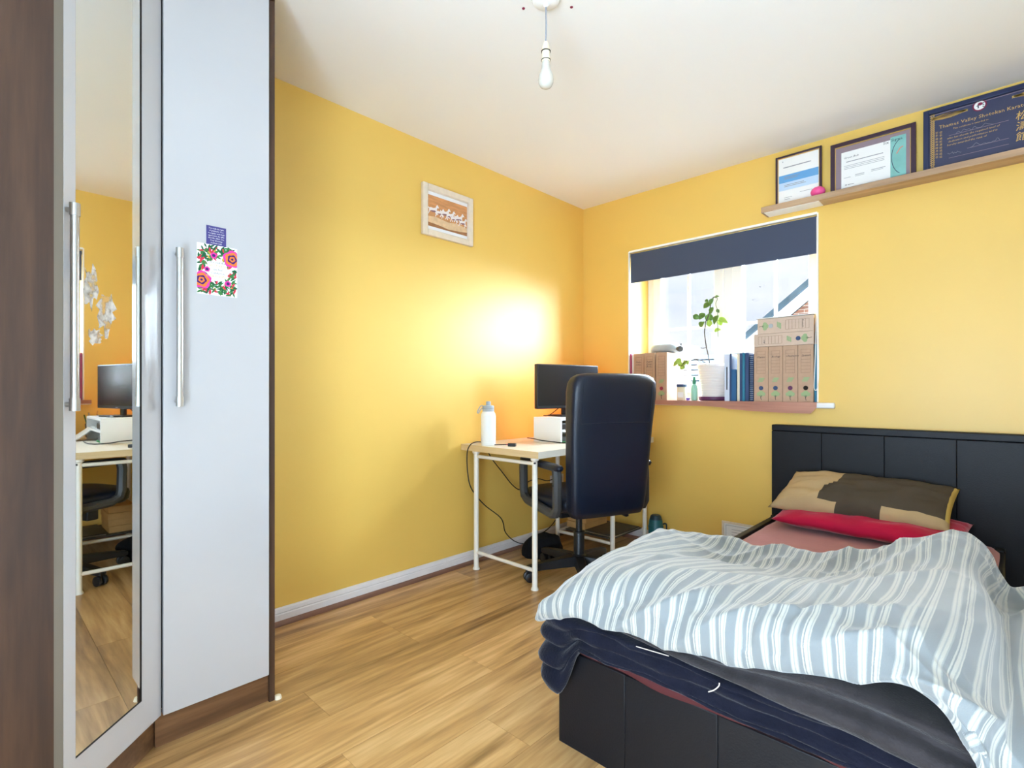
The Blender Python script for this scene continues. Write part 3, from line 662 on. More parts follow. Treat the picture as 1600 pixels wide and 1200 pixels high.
# ------------------------------------------------------------------ horse picture on the left wall
hp = thing('horse_picture', (0.0, -1.326, 1.885), label='small cream framed painting of galloping white horses on the left wall', cat='picture')
py0, py1, pz0, pz1 = -1.509, -1.143, 1.885, 2.170; fw = 0.034
def frame_x(name, y0, y1, za, zb, w_, x0, x1, m, par, bev=0.004):
    b = B(); b.box((x0, y0, za), (x1, y0 + w_, zb)).box((x0, y1 - w_, za), (x1, y1, zb)).box((x0, y0 + w_, za), (x1, y1 - w_, za + w_)).box((x0, y0 + w_, zb - w_), (x1, y1 - w_, zb))
    return b.build(name, m, par, world=True, bevel=bev)
frame_x('outer_frame', py0, py1, pz0, pz1, fw, 0.0, 0.024, 'frame_cream', hp)
frame_x('inner_lip', py0 + fw - 0.006, py1 - fw + 0.006, pz0 + fw - 0.006, pz1 - fw + 0.006, 0.008, 0.0, 0.018, 'frame_cream', hp, 0.002)
B().box((0.0, py0 + fw, pz0 + fw), (0.009, py1 - fw, pz1 - fw)).build('mount', 'mount_white', hp, world=True)
ay0, ay1, az0, az1 = py0 + fw + 0.004, py1 - fw - 0.004, pz0 + fw + 0.022, pz1 - fw - 0.022
B().box((0.009, ay0, az0), (0.0098, ay1, az1)).build('painting', 'paint_sky', hp, world=True)
AW, AH = ay1 - ay0, az1 - az0
B().prism([(0, 0), (AW, 0), (AW, AH * 0.14), (AW * 0.6, AH * 0.18), (AW * 0.3, AH * 0.15), (0, AH * 0.2)], (0.0098, ay0, az0), UY, UZ, UXv, 0.0002).build('painted_ground', 'paint_ground', hp, world=True)
B().prism([(0, AH * 0.12), (AW * 0.25, AH * 0.1), (AW * 0.5, AH * 0.05), (AW * 0.8, AH * 0.08), (AW, AH * 0.12), (AW, AH * 0.26), (AW * 0.75, AH * 0.32), (AW * 0.5, AH * 0.28), (AW * 0.2, AH * 0.34), (0, AH * 0.3)], (0.0100, ay0, az0), UY, UZ, UXv, 0.0002).build('painted_dust', 'paint_dust', hp, world=True)
horse = [(-0.50, 0.28), (-0.62, 0.36), (-0.66, 0.22), (-0.52, 0.20), (-0.56, -0.02), (-0.70, -0.22), (-0.62, -0.24), (-0.46, -0.04), (-0.40, 0.06), (-0.10, 0.02), (0.16, 0.04), (0.30, -0.08), (0.22, -0.28), (0.30, -0.30), (0.40, -0.06), (0.52, -0.14), (0.60, -0.10), (0.44, 0.10), (0.42, 0.26), (0.52, 0.44), (0.66, 0.40), (0.70, 0.46), (0.58, 0.58), (0.50, 0.66), (0.40, 0.60), (0.26, 0.40), (0.0, 0.32), (-0.3, 0.34)]
for i, (hx, hz, sc) in enumerate(((0.14, 0.47, 0.20), (0.30, 0.44, 0.17), (0.43, 0.47, 0.20), (0.56, 0.45, 0.19), (0.66, 0.40, 0.17), (0.78, 0.44, 0.20), (0.88, 0.35, 0.17))):
    x_ = 0.0102 + i * 0.0003; s2 = sc * AW * 0.98
    B().prism([(hx * AW + a * s2, hz * AH + b_ * s2 * 1.25) for a, b_ in horse], (x_, ay0, az0), UY, UZ, UXv, 0.0001).build('painted_horse', 'horse_white', hp, world=True)
    B().prism([(hx * AW + a * s2, hz * AH + b_ * s2 * 1.25) for a, b_ in ((-0.45, 0.04), (-0.1, 0.0), (0.2, 0.02), (0.38, 0.12), (0.2, 0.16), (-0.2, 0.12))], (x_ + 0.00012, ay0, az0), UY, UZ, UXv, 0.0001).build('painted_shadow', 'horse_dark', hp, world=True)

# ------------------------------------------------------------------ ceiling pendant
LC = at_z(853, 6, 2.37)
lp = thing('pendant_lamp', (LC.x, LC.y, H), label='bare white light bulb hanging from a ceiling rose', cat='lamp')
B().lathe([(0.052, H), (0.052, H - 0.008), (0.046, H - 0.022), (0.030, H - 0.030), (0.010, H - 0.033), (0.007, H - 0.042), (0, H - 0.042)], (LC.x, LC.y, 0), 28).build('ceiling_rose', 'upvc', lp, world=True, smooth=True)
B().tube([(LC.x, LC.y, H - 0.04), (LC.x + 0.001, LC.y, 2.30), (LC.x - 0.001, LC.y, 2.235)], 0.0028, 8).build('flex', 'grey_ink', lp, world=True, smooth=True)
lh = B().lathe([(0.0, 2.238), (0.008, 2.236), (0.0125, 2.222), (0.0145, 2.205), (0.0145, 2.180), (0.0160, 2.180), (0.0165, 2.176), (0.0155, 2.172), (0.0150, 2.168)], (LC.x, LC.y, 0), 24).build('lampholder', 'cream', lp, world=True, smooth=True)
for z_ in (2.204, 2.1735):
    B().lathe([(0.0148, z_ + 0.0015), (0.0168, z_ + 0.001), (0.0168, z_ - 0.001), (0.0148, z_ - 0.0015)], (LC.x, LC.y, 0), 24).build('holder_ring', 'dark_gap', lh, world=True, smooth=True)
B().lathe([(0.013, 2.170), (0.0145, 2.160), (0.0150, 2.143), (0.0185, 2.135), (0.0245, 2.122), (0.0270, 2.108), (0.0255, 2.095), (0.0200, 2.084), (0.0110, 2.078), (0, 2.0765)], (LC.x, LC.y, 0), 28).build('bulb', 'bulb', lp, world=True, smooth=True)

# ------------------------------------------------------------------ shelf with certificates
SZ = 2.068
sh = thing('wall_shelf', (1.98, 0, 2.037), label='light wood floating shelf holding framed certificates', cat='shelf')
B().box((1.312, -0.114, 2.037), (2.66, -0.0005, SZ)).build('shelf_board', 'shelf', sh, world=True, bevel=0.002)
B().box((1.325, -0.104, 2.0355), (1.60, -0.006, 2.0375)).build('lining_strip', 'edge_white', sh, world=True)
XV = Vector((1, 0, 0))
def frame_y(name, x0, x1, z0_, z1_, w_, yb, yf, m, par, bev=0.002):
    b = B(); b.box((x0, yf, z0_), (x0 + w_, yb, z1_)).box((x1 - w_, yf, z0_), (x1, yb, z1_)).box((x0 + w_, yf, z0_), (x1 - w_, yb, z0_ + w_)).box((x0 + w_, yf, z1_ - w_), (x1 - w_, yb, z1_))
    return b.build(name, m, par, world=True, bevel=bev)
def sheet(name, x0, x1, z0_, z1_, y, m, par, t=0.0004):
    return B().box((x0, y - t, z0_), (x1, y, z1_)).build(name, m, par, world=True)
def lines(name, rows, y, m, par):
    b = B()
    for x0, x1, z_, h_ in rows: b.box((x0, y - 0.0003, z_ - h_ / 2), (x1, y, z_ + h_ / 2))
    return b.build(name, m, par, world=True, kind='stuff')
# first: slim frame, white page with blue bands
a0, a1, t1 = 1.366, 1.598, 2.356
c1 = thing('framed_certificate', (1.48, -0.03, SZ), label='slim framed certificate with blue bands, beside the pink ball on the shelf', cat='certificate', group='framed certificates on the shelf')
frame_y('frame', a0, a1, SZ, t1, 0.011, -0.022, -0.038, 'purple_frame', c1)
frame_y('gold_lip', a0 + 0.010, a1 - 0.010, SZ + 0.010, t1 - 0.010, 0.004, -0.024, -0.035, 'gold', c1, 0.0)
sheet('page', a0 + 0.008, a1 - 0.008, SZ + 0.008, t1 - 0.008, -0.0275, 'paper', c1)
sheet('blue_band', a0 + 0.016, a1 - 0.016, 2.205, 2.248, -0.0280, 'cert_blue', c1)
sheet('pale_band', a0 + 0.016, a1 - 0.016, 2.162, 2.205, -0.0280, 'cert_pale', c1)
lines('printed_lines', [(1.405, 1.545, 2.29, 0.005), (1.41, 1.49, 2.235, 0.003), (1.41, 1.48, 2.226, 0.003), (1.41, 1.51, 2.19, 0.003), (1.41, 1.52, 2.182, 0.003), (1.41, 1.45, 2.12, 0.002), (1.49, 1.55, 2.135, 0.002), (1.41, 1.44, 2.11, 0.002), (1.40, 1.404, 2.325, 0.006)], -0.0284, 'grey_ink', c1)
# second: plum frame, six sigma page
b0, b1, t2 = 1.640, 2.003, 2.338
c2 = thing('framed_certificate', (1.82, -0.03, SZ), label='plum framed certificate with taupe mount and teal edge, between two others', cat='certificate', group='framed certificates on the shelf')
frame_y('frame', b0, b1, SZ, t2, 0.020, -0.018, -0.040, 'purple_frame', c2)
frame_y('gold_lip', b0 + 0.019, b1 - 0.019, SZ + 0.019, t2 - 0.019, 0.004, -0.022, -0.034, 'gold', c2, 0.0)
sheet('mount', b0 + 0.018, b1 - 0.018, SZ + 0.018, t2 - 0.018, -0.0255, 'brown_mount', c2)
sheet('page', b0 + 0.048, 1.900, SZ + 0.030, t2 - 0.052, -0.0262, 'paper', c2)
sheet('teal_strip', 1.900, b1 - 0.040, SZ + 0.030, t2 - 0.040, -0.0262, 'cert_teal', c2)
text('lettering', 'Six', 0.020, 'ink', c2, (1.870, -0.0266, t2 - 0.067), XV, UZ)
text('lettering', 'Sigma', 0.020, 'ink', c2, (1.903, -0.0266, t2 - 0.062), XV, UZ)
text('lettering', 'Green Belt', 0.015, 'ink', c2, (b0 + 0.058, -0.0266, 2.250), XV, UZ, shear=0.25)
lines('printed_lines', [(1.71, 1.87, 2.232, 0.004), (1.70, 1.875, 2.212, 0.002), (1.70, 1.875, 2.204, 0.002), (1.70, 1.875, 2.196, 0.002), (1.70, 1.73, 2.150, 0.002), (1.75, 1.79, 2.155, 0.003), (1.75, 1.79, 2.148, 0.002), (1.82, 1.88, 2.160, 0.003), (1.82, 1.87, 2.153, 0.002), (1.705, 1.713, 2.112, 0.006), (1.717, 1.745, 2.112, 0.003)], -0.0266, 'grey_ink', c2)
arc = [(1.955 - 0.05 * math.cos(t), -0.0266, 2.195 + 0.09 * math.sin(t)) for t in [-1.2 + k * 0.2 for k in range(13)]]
B().tube(arc, 0.0018, 4, flat=1.0, up=(0, 1, 0)).build('curved_line_print', 'navy_print', c2, world=True)
B().tube([(1.925, -0.0266, 2.21), (1.94, -0.0266, 2.235), (1.952, -0.0266, 2.24)], 0.003, 4).build('coral_print', 'coral', c2, world=True)
B().tube([(b1, -0.03, 2.19), (b1 + 0.004, -0.03, 2.19)], 0.003, 8).build('frame_pin', 'gold', c2, world=True)
# third: navy martial-arts certificate
k0, k1, t3 = 2.031, 2.500, 2.374
c3 = thing('framed_certificate', (2.26, -0.03, SZ), label='large navy framed certificate with gold writing and ornament on the shelf', cat='certificate', group='framed certificates on the shelf')
frame_y('frame', k0, k1, SZ, t3, 0.022, -0.016, -0.040, 'navy_frame', c3)
sheet('page', k0 + 0.02, k1 - 0.02, SZ + 0.02, t3 - 0.02, -0.0255, 'navy_print', c3)
yv = -0.0262
B().box((k0 + 0.022, yv - 0.0003, t3 - 0.027), (k1 - 0.022, yv, t3 - 0.024)).build('gold_rule', 'brown_mount', c3, world=True)
rg = random.Random(5); og = B()
for k in range(26):                                 # plaited ornament down the left edge and along the top
    zz = SZ + 0.03 + k * 0.0098
    for s_ in (-1, 1):
        og.tube([(k0 + 0.034 + s_ * 0.007, yv, zz), (k0 + 0.034 - s_ * 0.004, yv, zz + 0.008), (k0 + 0.034 - s_ * 0.008, yv, zz + 0.016)], 0.0018, 4)
for side in (0, 1):
    for k in range(24):
        t_ = k / 23.0; xx = k0 + 0.03 + t_ * 0.115 if side == 0 else k1 - 0.03 - t_ * 0.13
        amp = 0.004 + 0.008 * math.sin(math.pi * min(1, t_ * 1.15))
        for s_ in (-1, 0, 1):
            og.tube([(xx, yv, t3 - 0.045 + s_ * amp), (xx + 0.008, yv, t3 - 0.045 + s_ * amp * 0.6 + 0.003), (xx + 0.016, yv, t3 - 0.046 + s_ * amp * 0.9)], 0.0018, 4)
og.build('gold_ornament', 'gold', c3, world=True, kind='stuff')
ex, ez = 2.233, t3 - 0.040
for rr, k, y_ in ((0.025, 'maroon', yv), (0.0195, 'paper', yv - 0.0003)):
    B().prism([(rr * math.cos(t), rr * math.sin(t)) for t in [2 * math.pi * j / 24 for j in range(24)]], (ex, y_, ez), XV, UZ, (0, -1, 0), 0.0003).build('emblem', k, c3, world=True)
B().prism([(0.009 * math.cos(t) + 0.002, 0.007 * math.sin(t) + 0.006) for t in [2 * math.pi * j / 16 for j in range(16)]], (ex, yv - 0.0006, ez), XV, UZ, (0, -1, 0), 0.0003).build('emblem_sun', 'maroon', c3, world=True)
B().prism([(-0.013, 0.0), (-0.004, 0.004), (-0.002, -0.008), (-0.006, -0.014), (-0.007, -0.002)], (ex, yv - 0.0007, ez), XV, UZ, (0, -1, 0), 0.0003).build('emblem_figure', 'ink', c3, world=True)
lines('emblem_text', [(ex + 0.010, ex + 0.016, ez + 0.007 - j * 0.008, 0.004) for j in range(3)], yv - 0.0007, 'fl_dgreen', c3)
text('lettering', 'Thames Valley Shotokan Karate', 0.0225, 'gold', c3, (k0 + 0.058, yv, t3 - 0.098), XV, UZ, spacing=1.02)
text('lettering', 'This certificate is awarded to', 0.0105, 'gold', c3, (2.14, yv, t3 - 0.117), XV, UZ)
for i, ln in enumerate(('who has shown the required level of', 'dedication and performance and is', 'hereby awarded the rank of')):
    text('lettering', ln, 0.0122, 'gold', c3, (2.118 + (0.004 if i == 1 else 0), yv, t3 - 0.158 - i * 0.016), XV, UZ, shear=0.2)
lines('signature_lines', [(2.125, 2.33, t3 - 0.142, 0.0015), (2.19, 2.33, t3 - 0.222, 0.0015), (2.125, 2.33, t3 - 0.248, 0.0015)], yv, 'brown_mount', c3)
def squiggle(o, w_, h_, n, seed):
    r_ = random.Random(seed); return spline([(o[0] + w_ * k / n, o[1], o[2] + h_ * (r_.random() - 0.4) * (1 if k % 2 else -0.6)) for k in range(n + 1)], 4)
for i, (ox, oz, ww) in enumerate(((2.15, t3 - 0.137, 0.13), (2.12, t3 - 0.228, 0.05), (2.20, t3 - 0.216, 0.1))):
    B().tube(squiggle((ox, yv, oz), ww, 0.016, 14, 20 + i), 0.0006, 4).build('signature', 'grey_ink', c3, world=True)
for i, s_ in enumerate('松濤館'):
    text('lettering', s_, 0.043, 'gold', c3, (2.350, yv, t3 - 0.150 - i * 0.046), XV, UZ, shear=0.1)
for col, (xx, st) in enumerate(((2.075, 0), (2.090, 0))):
    for j, s_ in enumerate('空手道松濤館流段位'):
        text('lettering', s_, 0.0115, 'gold', c3, (xx, yv, t3 - 0.118 - j * 0.0145 - col * 0.003), XV, UZ)
# pink ball
bc = at_y(1278, 300, -0.075)
B().lathe([(0, 0.0), (0.018, 0.004), (0.030, 0.014), (0.034, 0.027), (0.029, 0.041), (0.016, 0.051), (0, 0.054)], (bc.x, bc.y, SZ), 24, sx=1.05).build('pink_ball', 'pink', smooth=True, base=True, label='hot pink soft ball lying on the shelf', cat='ball')

# ------------------------------------------------------------------ desk
DZ = 0.716
dk = thing('desk', (0.3, -0.62, 0), label='pale desk on cream metal trestles along the left wall', cat='desk')
dt = B(); dx0, dx1, dy0, dy1, dzb = 0.006, 0.602, -1.224, -0.036, DZ - 0.035
dt.add([(dx0, dy0, dzb), (dx1, dy0, dzb), (dx1, dy1, dzb), (dx0, dy1, dzb), (dx0, dy0, DZ), (dx1, dy0, DZ), (dx1, dy1, DZ), (dx0, dy1, DZ)], [(0, 3, 2, 1), (4, 5, 6, 7), (1, 2, 6, 5), (3, 0, 4, 7)])
dt.add([(dx0, dy0, dzb), (dx1, dy0, dzb), (dx1, dy0, DZ), (dx0, dy0, DZ)], [(0, 1, 2, 3)], 1)
dt.add([(dx0, dy1, dzb), (dx1, dy1, dzb), (dx1, dy1, DZ), (dx0, dy1, DZ)], [(3, 2, 1, 0)], 1)
dt.build('desktop', ['desk', 'desk_edge'], dk, world=True)
def leg(x_, y_, par):
    B().lathe([(0.021, 0), (0.020, 0.006), (0.0145, 0.014), (0.0145, dzb - 0.018), (0.022, dzb - 0.012), (0.022, dzb)], (x_, y_, 0), 14).build('leg', 'cream_metal', par, world=True, smooth=True)
def rail(p, q_, r_, par):
    B().tube([p, q_], r_, 10).build('rail', 'cream_metal', par, world=True, smooth=True)
for x_, y_ in ((0.105, -1.194), (0.556, -1.198), (0.150, -0.50), (0.578, -0.50), (0.150, -0.072), (0.556, -0.072)): leg(x_, y_, dk)
rail((0.105, -1.194, 0.650), (0.556, -1.198, 0.650), 0.010, dk); rail((0.105, -1.194, 0.098), (0.556, -1.198, 0.098), 0.010, dk)
for z_ in (0.650, 0.092):
    rail((0.150, -0.50, z_), (0.578, -0.50, z_), 0.010, dk); rail((0.150, -0.072, z_), (0.556, -0.072, z_), 0.010, dk)
    rail((0.150, -0.50, z_), (0.150, -0.072, z_), 0.010, dk)
B().tube([(0.566, -1.206, 0.655), (0.566, -1.2145, 0.655)], 0.005, 8).build('bolt', 'grey_plastic', dk, world=True)

# things under the desk
B().box((0.19, -0.47, 0.1035), (0.55, -0.10, 0.1105)).build('shelf_plate', 'grey_plastic', dk, world=True, bevel=0.002)
lt = thing('laptop', (0.44, -0.28, 0.1105), label='closed dark laptop on the lower shelf of the desk trestle', cat='laptop')
B().box((0.335, -0.45, 0.1105), (0.55, -0.13, 0.118)).build('laptop_base', 'steel', lt, world=True, bevel=0.002)
B().box((0.335, -0.45, 0.1182), (0.55, -0.13, 0.124)).build('laptop_lid', 'grey_plastic', lt, world=True, bevel=0.002)
for i in range(4):
    B().box((0.165 + 0.004 * i, -0.42 + 0.006 * (i % 2), 0.1105 + i * 0.042), (0.315 + 0.003 * (i % 3), -0.16 - 0.008 * (i % 2), 0.1105 + i * 0.042 + 0.0415)).build('card_box', 'kraft_box', bevel=0.002, base=True,
        label=['flat tan card box, lowest of the stack under the desk', 'flat tan card box, second up in the stack under the desk', 'flat tan card box, third up in the stack under the desk', 'flat tan card box, topmost of the stack under the desk'][i], cat='box', group='card boxes under the desk')
bgp = at_z(852, 874, 0.0); bg_ = B(); rows = []
for i in range(13):
    t_ = i / 12; zz = 0.13 * math.sin(t_ * math.pi / 2); w_ = 0.23 * (1 - t_ ** 3) + 0.02; d_ = 0.13 * (1 - t_ ** 3) + 0.02
    ring = super_ring(0, 0, zz, w_, d_, 3.0, 28)
    rows.append([p * (1.0) + Vector((p.x, p.y, 0)) * 0.22 * noise.noise(Vector((p.x * 14, p.y * 14, zz * 16))) + Vector((0, 0, 0.018 * noise.noise(Vector((p.x * 17, p.y * 17, 3))) * t_)) for p in ring])
mxb = Matrix.Translation((0.225, -0.735, 0)) @ Matrix.Rotation(0.9, 4, 'Z')
bb = B(mxb); bb.grid(rows, closed=True, cap=True)
bag = bb.build('cloth_bag', 'bag', smooth=True, base=True, label='slumped black cloth bag on the floor under the desk', cat='bag', angle=3)

# desk-top things
bp_ = at_z(763, 695.5, DZ)
wb_ = thing('water_bottle', (bp_.x, bp_.y, DZ), label='tall white water bottle with a carry loop on the desk', cat='bottle')
B().lathe([(0.040, 0), (0.0425, 0.004), (0.0425, 0.165), (0.041, 0.178), (0.035, 0.188), (0.031, 0.192), (0.031, 0.200)], (0, 0, 0), 32).build('body', 'white', wb_, smooth=True)
B().lathe([(0.0335, 0.194), (0.0335, 0.204), (0.032, 0.206), (0.0335, 0.208), (0.0335, 0.222), (0.030, 0.227), (0.014, 0.229), (0.0135, 0.245), (0.0125, 0.251), (0, 0.252)], (0, 0, 0), 28).build('screw_cap', 'case_grey', wb_, smooth=True)
u = -RT
lo_ = [Vector((0, 0, 0.220)) + u * 0.024, Vector((0, 0, 0.226)) + u * 0.040, Vector((0, 0, 0.212)) + u * 0.052, Vector((0, 0, 0.190)) + u * 0.062, Vector((0, 0, 0.184)) + u * 0.057, Vector((0, 0, 0.204)) + u * 0.044, Vector((0, 0, 0.214)) + u * 0.030]
B().tube(spline(lo_, 5), 0.0034, 8).build('carry_loop', 'case_grey', wb_, smooth=True)
ad = at_z(800, 697.5, DZ)
pa = thing('power_adapter', (ad.x, ad.y, DZ), rotz=0.5, label='small black power adapter on the desk beside the white bottle', cat='adapter')
B().box((-0.022, -0.012, 0), (0.022, 0.012, 0.018)).build('adapter_body', 'black_plastic', pa, bevel=0.002)
B().tube(spline([(-0.022, 0, 0.010), (-0.05, 0.006, 0.008), (-0.09, 0.02, 0.005), (-0.12, 0.02, 0.0035)], 6), 0.0028, 6).build('adapter_lead', 'rubber', pa, smooth=True)
B().tube([(-0.022, 0, 0.010), (-0.034, 0.002, 0.0095)], 0.0032, 6).build('lead_collar', 'magenta', pa, smooth=True)

# monitor riser
rx0, rx1, ry0, ry1, rz1 = 0.200, 0.412, -0.800, -0.300, DZ + 0.150
ri = thing('monitor_riser', (0.306, -0.55, DZ), label='white open-fronted monitor riser on the desk', cat='riser')
B().box((rx0, ry0, rz1 - 0.014), (rx1, ry1, rz1)).build('riser_top', 'white', ri, world=True, bevel=0.001)
for y_ in (ry0, ry1 - 0.014): B().box((rx0, y_, DZ), (rx1, y_ + 0.014, rz1 - 0.014)).build('riser_side', 'white', ri, world=True, bevel=0.001)
B().box((rx0, ry0 + 0.014, DZ + 0.066), (rx1, ry1 - 0.014, DZ + 0.078)).build('riser_shelf', 'white', ri, world=True)
B().box((rx0, ry0 + 0.014, DZ), (rx0 + 0.008, ry1 - 0.014, rz1 - 0.014)).build('riser_back', 'white', ri, world=True)
B().box((rx0 + 0.03, ry0 + 0.02, DZ + 0.078), (rx1 - 0.012, ry0 + 0.22, DZ + 0.118)).build('hard_drive', 'black_plastic', bevel=0.008, seg=3, base=True, label='black box on the upper riser shelf under the monitor', cat='drive')
B().box((rx0 + 0.03, ry0 + 0.025, DZ), (rx1 - 0.015, ry0 + 0.25, DZ + 0.008)).build('green_folder', 'fl_green', base=True, label='thin green folder at the bottom of the riser', cat='folder')
B().box((rx0 + 0.04, ry0 + 0.03, DZ + 0.008), (rx1 - 0.02, ry0 + 0.24, DZ + 0.034)).build('notebook', 'grey_plastic', bevel=0.002, base=True, label='dark notebook lying on the green folder in the riser', cat='notebook')
bk = Matrix.Translation((0.50, -0.36, DZ)) @ Matrix.Rotation(math.radians(-35), 4, 'Y')
B(Matrix.Translation((0.485, -0.35, DZ + 0.001)) @ Matrix.Rotation(math.radians(38), 4, 'Y')).box((-0.13, -0.10, 0), (0.0, 0.09, 0.006)).build('booklet', 'paper', base=True, label='white booklet leaning against the front of the riser', cat='booklet')
cup = thing('pencil_cup', (0.36, -0.10, DZ), label='dark mesh cup of pens at the window end of the desk', cat='cup')
B().lathe([(0.034, 0), (0.036, 0.09), (0.034, 0.09), (0.032, 0.004), (0, 0.004)], (0, 0, 0), 22).build('cup_body', 'grey_plastic', cup, smooth=True)
for i, k in enumerate(('fl_dgreen', 'ink', 'kraft_box', 'black_plastic', 'steel')):
    a_ = i * 1.3; B().tube([(0.008 * math.cos(a_), 0.008 * math.sin(a_), 0.006), (0.040 * math.cos(a_), 0.040 * math.sin(a_), 0.15 + 0.012 * (i % 3))], 0.0038, 8).build('pen', k, label=['dark green pen in the pencil cup', 'grey pen in the pencil cup', 'tan pencil in the pencil cup', 'black pen in the pencil cup', 'silver pen in the pencil cup'][i], cat='pen', group='pens in the cup', base=False).location = cup.location
# monitor
mn = thing('monitor', (0.285, -0.575, rz1), rotz=math.atan2(-0.23, 0.97) + math.pi / 2, label='black flat monitor, switched off, on the white riser', cat='monitor')
# local: screen faces -Y, width along X
B().box((-0.10, -0.075, 0), (0.10, 0.075, 0.010)).build('monitor_foot', 'black_plastic', mn, bevel=0.004)
B().box((-0.026, 0.012, 0.008), (0.026, 0.030, 0.14)).build('monitor_neck', 'black_plastic', mn, bevel=0.004)
case = B().box((-0.248, -0.022, 0.050), (0.248, 0.012, 0.327)).build('monitor_case', 'black_plastic', mn, bevel=0.005)
B().box((-0.241, -0.0228, 0.069), (0.241, -0.0222, 0.320)).build('screen_panel', 'screen', mn)
B().box((-0.03, -0.0229, 0.0565), (0.0, -0.0221, 0.0595)).build('maker_mark', 'case_grey', mn)
B().box((-0.20, 0.0125, 0.09), (0.20, 0.020, 0.29)).build('back_cover', 'black_plastic', mn, bevel=0.01)
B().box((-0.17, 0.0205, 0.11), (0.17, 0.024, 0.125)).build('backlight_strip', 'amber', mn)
B().tube(spline([(-0.03, 0.03, 0.06), (-0.06, 0.05, 0.03), (-0.12, 0.03, 0.008), (-0.17, 0.02, 0.006)], 6), 0.003, 6).build('monitor_lead', 'rubber', mn, smooth=True)

# socket and cables
sk = thing('wall_socket', (0, -0.33, 0.39), label='white double socket with a black plug low on the left wall', cat='socket')
B().box((0.0, -0.40, 0.345), (0.010, -0.254, 0.431)).build('faceplate', 'upvc', sk, world=True, bevel=0.004)
B().box((0.010, -0.385, 0.36), (0.040, -0.34, 0.41)).build('plug', 'black_plastic', sk, world=True, bevel=0.006)
def cable(pts, label, r_=0.0032):
    B().tube(spline(pts, 8), r_, 6).build('cable', 'rubber', smooth=True, label=label, cat='cable')
cable([at_z(752, 690.5, DZ + 0.004), at_z(744, 690.5, DZ + 0.006), at_y(735, 695, -1.229), at_y(730, 708, -1.240), at_y(731, 740, -1.238), at_x(737, 764, 0.085), at_x(756, 788, 0.085), at_x(783, 810, 0.08), at_x(790, 832, 0.07), at_x(805, 846, 0.06), at_x(822, 849, 0.05), at_x(832, 838, 0.05), at_x(850, 831, 0.05), at_x(864, 818, 0.05), at_x(872, 800, 0.05), (0.045, -0.36, 0.36)],
      'long black cable hanging from the desk edge down to the floor')
cable([(0.06, -1.06, 0.668), at_x(768, 716, 0.05), at_x(785, 738, 0.05), at_x(800, 757, 0.05), at_x(812, 765, 0.05), at_x(820, 756, 0.05), at_x(838, 748, 0.05), at_x(855, 751, 0.05), at_x(870, 747, 0.05), (0.04, -0.365, 0.40)],
      'black cable sagging under the desktop to the wall socket')
cable([at_z(824, 684, DZ + 0.004), (0.215, -0.812, DZ + 0.016), at_z(845, 688, DZ + 0.02), at_z(862, 690, DZ + 0.008), at_z(880, 692, DZ + 0.004), at_z(900, 691, DZ + 0.004), at_z(925, 688, DZ + 0.004)],
      'thin black cable looped on the desktop beside the riser')

# teal flask on the floor
fl = thing('flask', (0.655, -0.105, 0), label='teal flask with a dark lid and strap on the floor by the wall', cat='flask')
B().lathe([(0.045, 0), (0.047, 0.01), (0.047, 0.135), (0.043, 0.148)], (0, 0, 0), 28).build('flask_body', 'teal', fl, smooth=True)
B().lathe([(0.049, 0.132), (0.049, 0.142), (0.045, 0.150), (0.043, 0.178), (0.038, 0.190)], (0, 0, 0), 28).build('cup_lid', 'teal', fl, smooth=True)
B().lathe([(0.040, 0.186), (0.034, 0.206), (0.026, 0.214), (0, 0.215)], (0, 0, 0), 24).build('stopper', 'dark_teal', fl, smooth=True)
B().tube(spline([RT * 0.045 + Vector((0, 0, 0.152)), RT * 0.062 + Vector((0, 0, 0.156)), RT * 0.070 + Vector((0, 0, 0.145)), RT * 0.070 + Vector((0, 0, 0.08)), RT * 0.064 + Vector((0, 0, 0.03)), RT * 0.046 + Vector((0, 0, 0.02))], 5), 0.005, 8).build('strap', 'dark_teal', fl, smooth=True)
B().tube([(p[0] * 0 + (-FW * 0.0475).x + RT.x * p[0], (-FW * 0.0475).y + RT.y * p[0], p[1]) for p in ((-0.012, 0.11), (0.0, 0.12), (0.010, 0.112), (0.002, 0.098), (-0.006, 0.085), (0.004, 0.07), (0.0, 0.05))], 0.0014, 5).build('print_mark', 'case_grey', fl, smooth=True)
# framed paper leaning on the wall beside the bed
fp = thing('framed_document', (1.20, -0.02, 0.0), label='pale framed document standing against the wall beside the bed', cat='frame')
frame_y('frame', 1.062, 1.352, 0.021, 0.236, 0.012, -0.034, -0.044, 'frame_cream', fp)
sheet('page', 1.072, 1.342, 0.031, 0.226, -0.037, 'paper', fp)
frame_y('printed_border', 1.085, 1.329, 0.044, 0.213, 0.002, -0.0374, -0.0378, 'grey_ink', fp, 0.0)
lines('printed_lines', [(1.12, 1.30, 0.19 - 0.016 * k, 0.002) for k in range(8)], -0.0374, 'grey_ink', fp)
B().box((1.07, -0.034, 0.0), (1.344, -0.033, 0.022)).build('stand_strip', 'frame_cream', fp, world=True)

# ------------------------------------------------------------------ office chair
CH = (0.600, -0.875)
oc = thing('office_chair', (CH[0], CH[1], 0), rotz=math.atan2(0.38, -0.925) - math.pi / 2, label='high-backed navy black leather office chair at the desk', cat='chair')
def ring_rows(levels, n=36, e=4.0):
    return [super_ring(cx, cy, z_, w_, d_, ee, n) for z_, cx, cy, w_, d_, ee in levels]
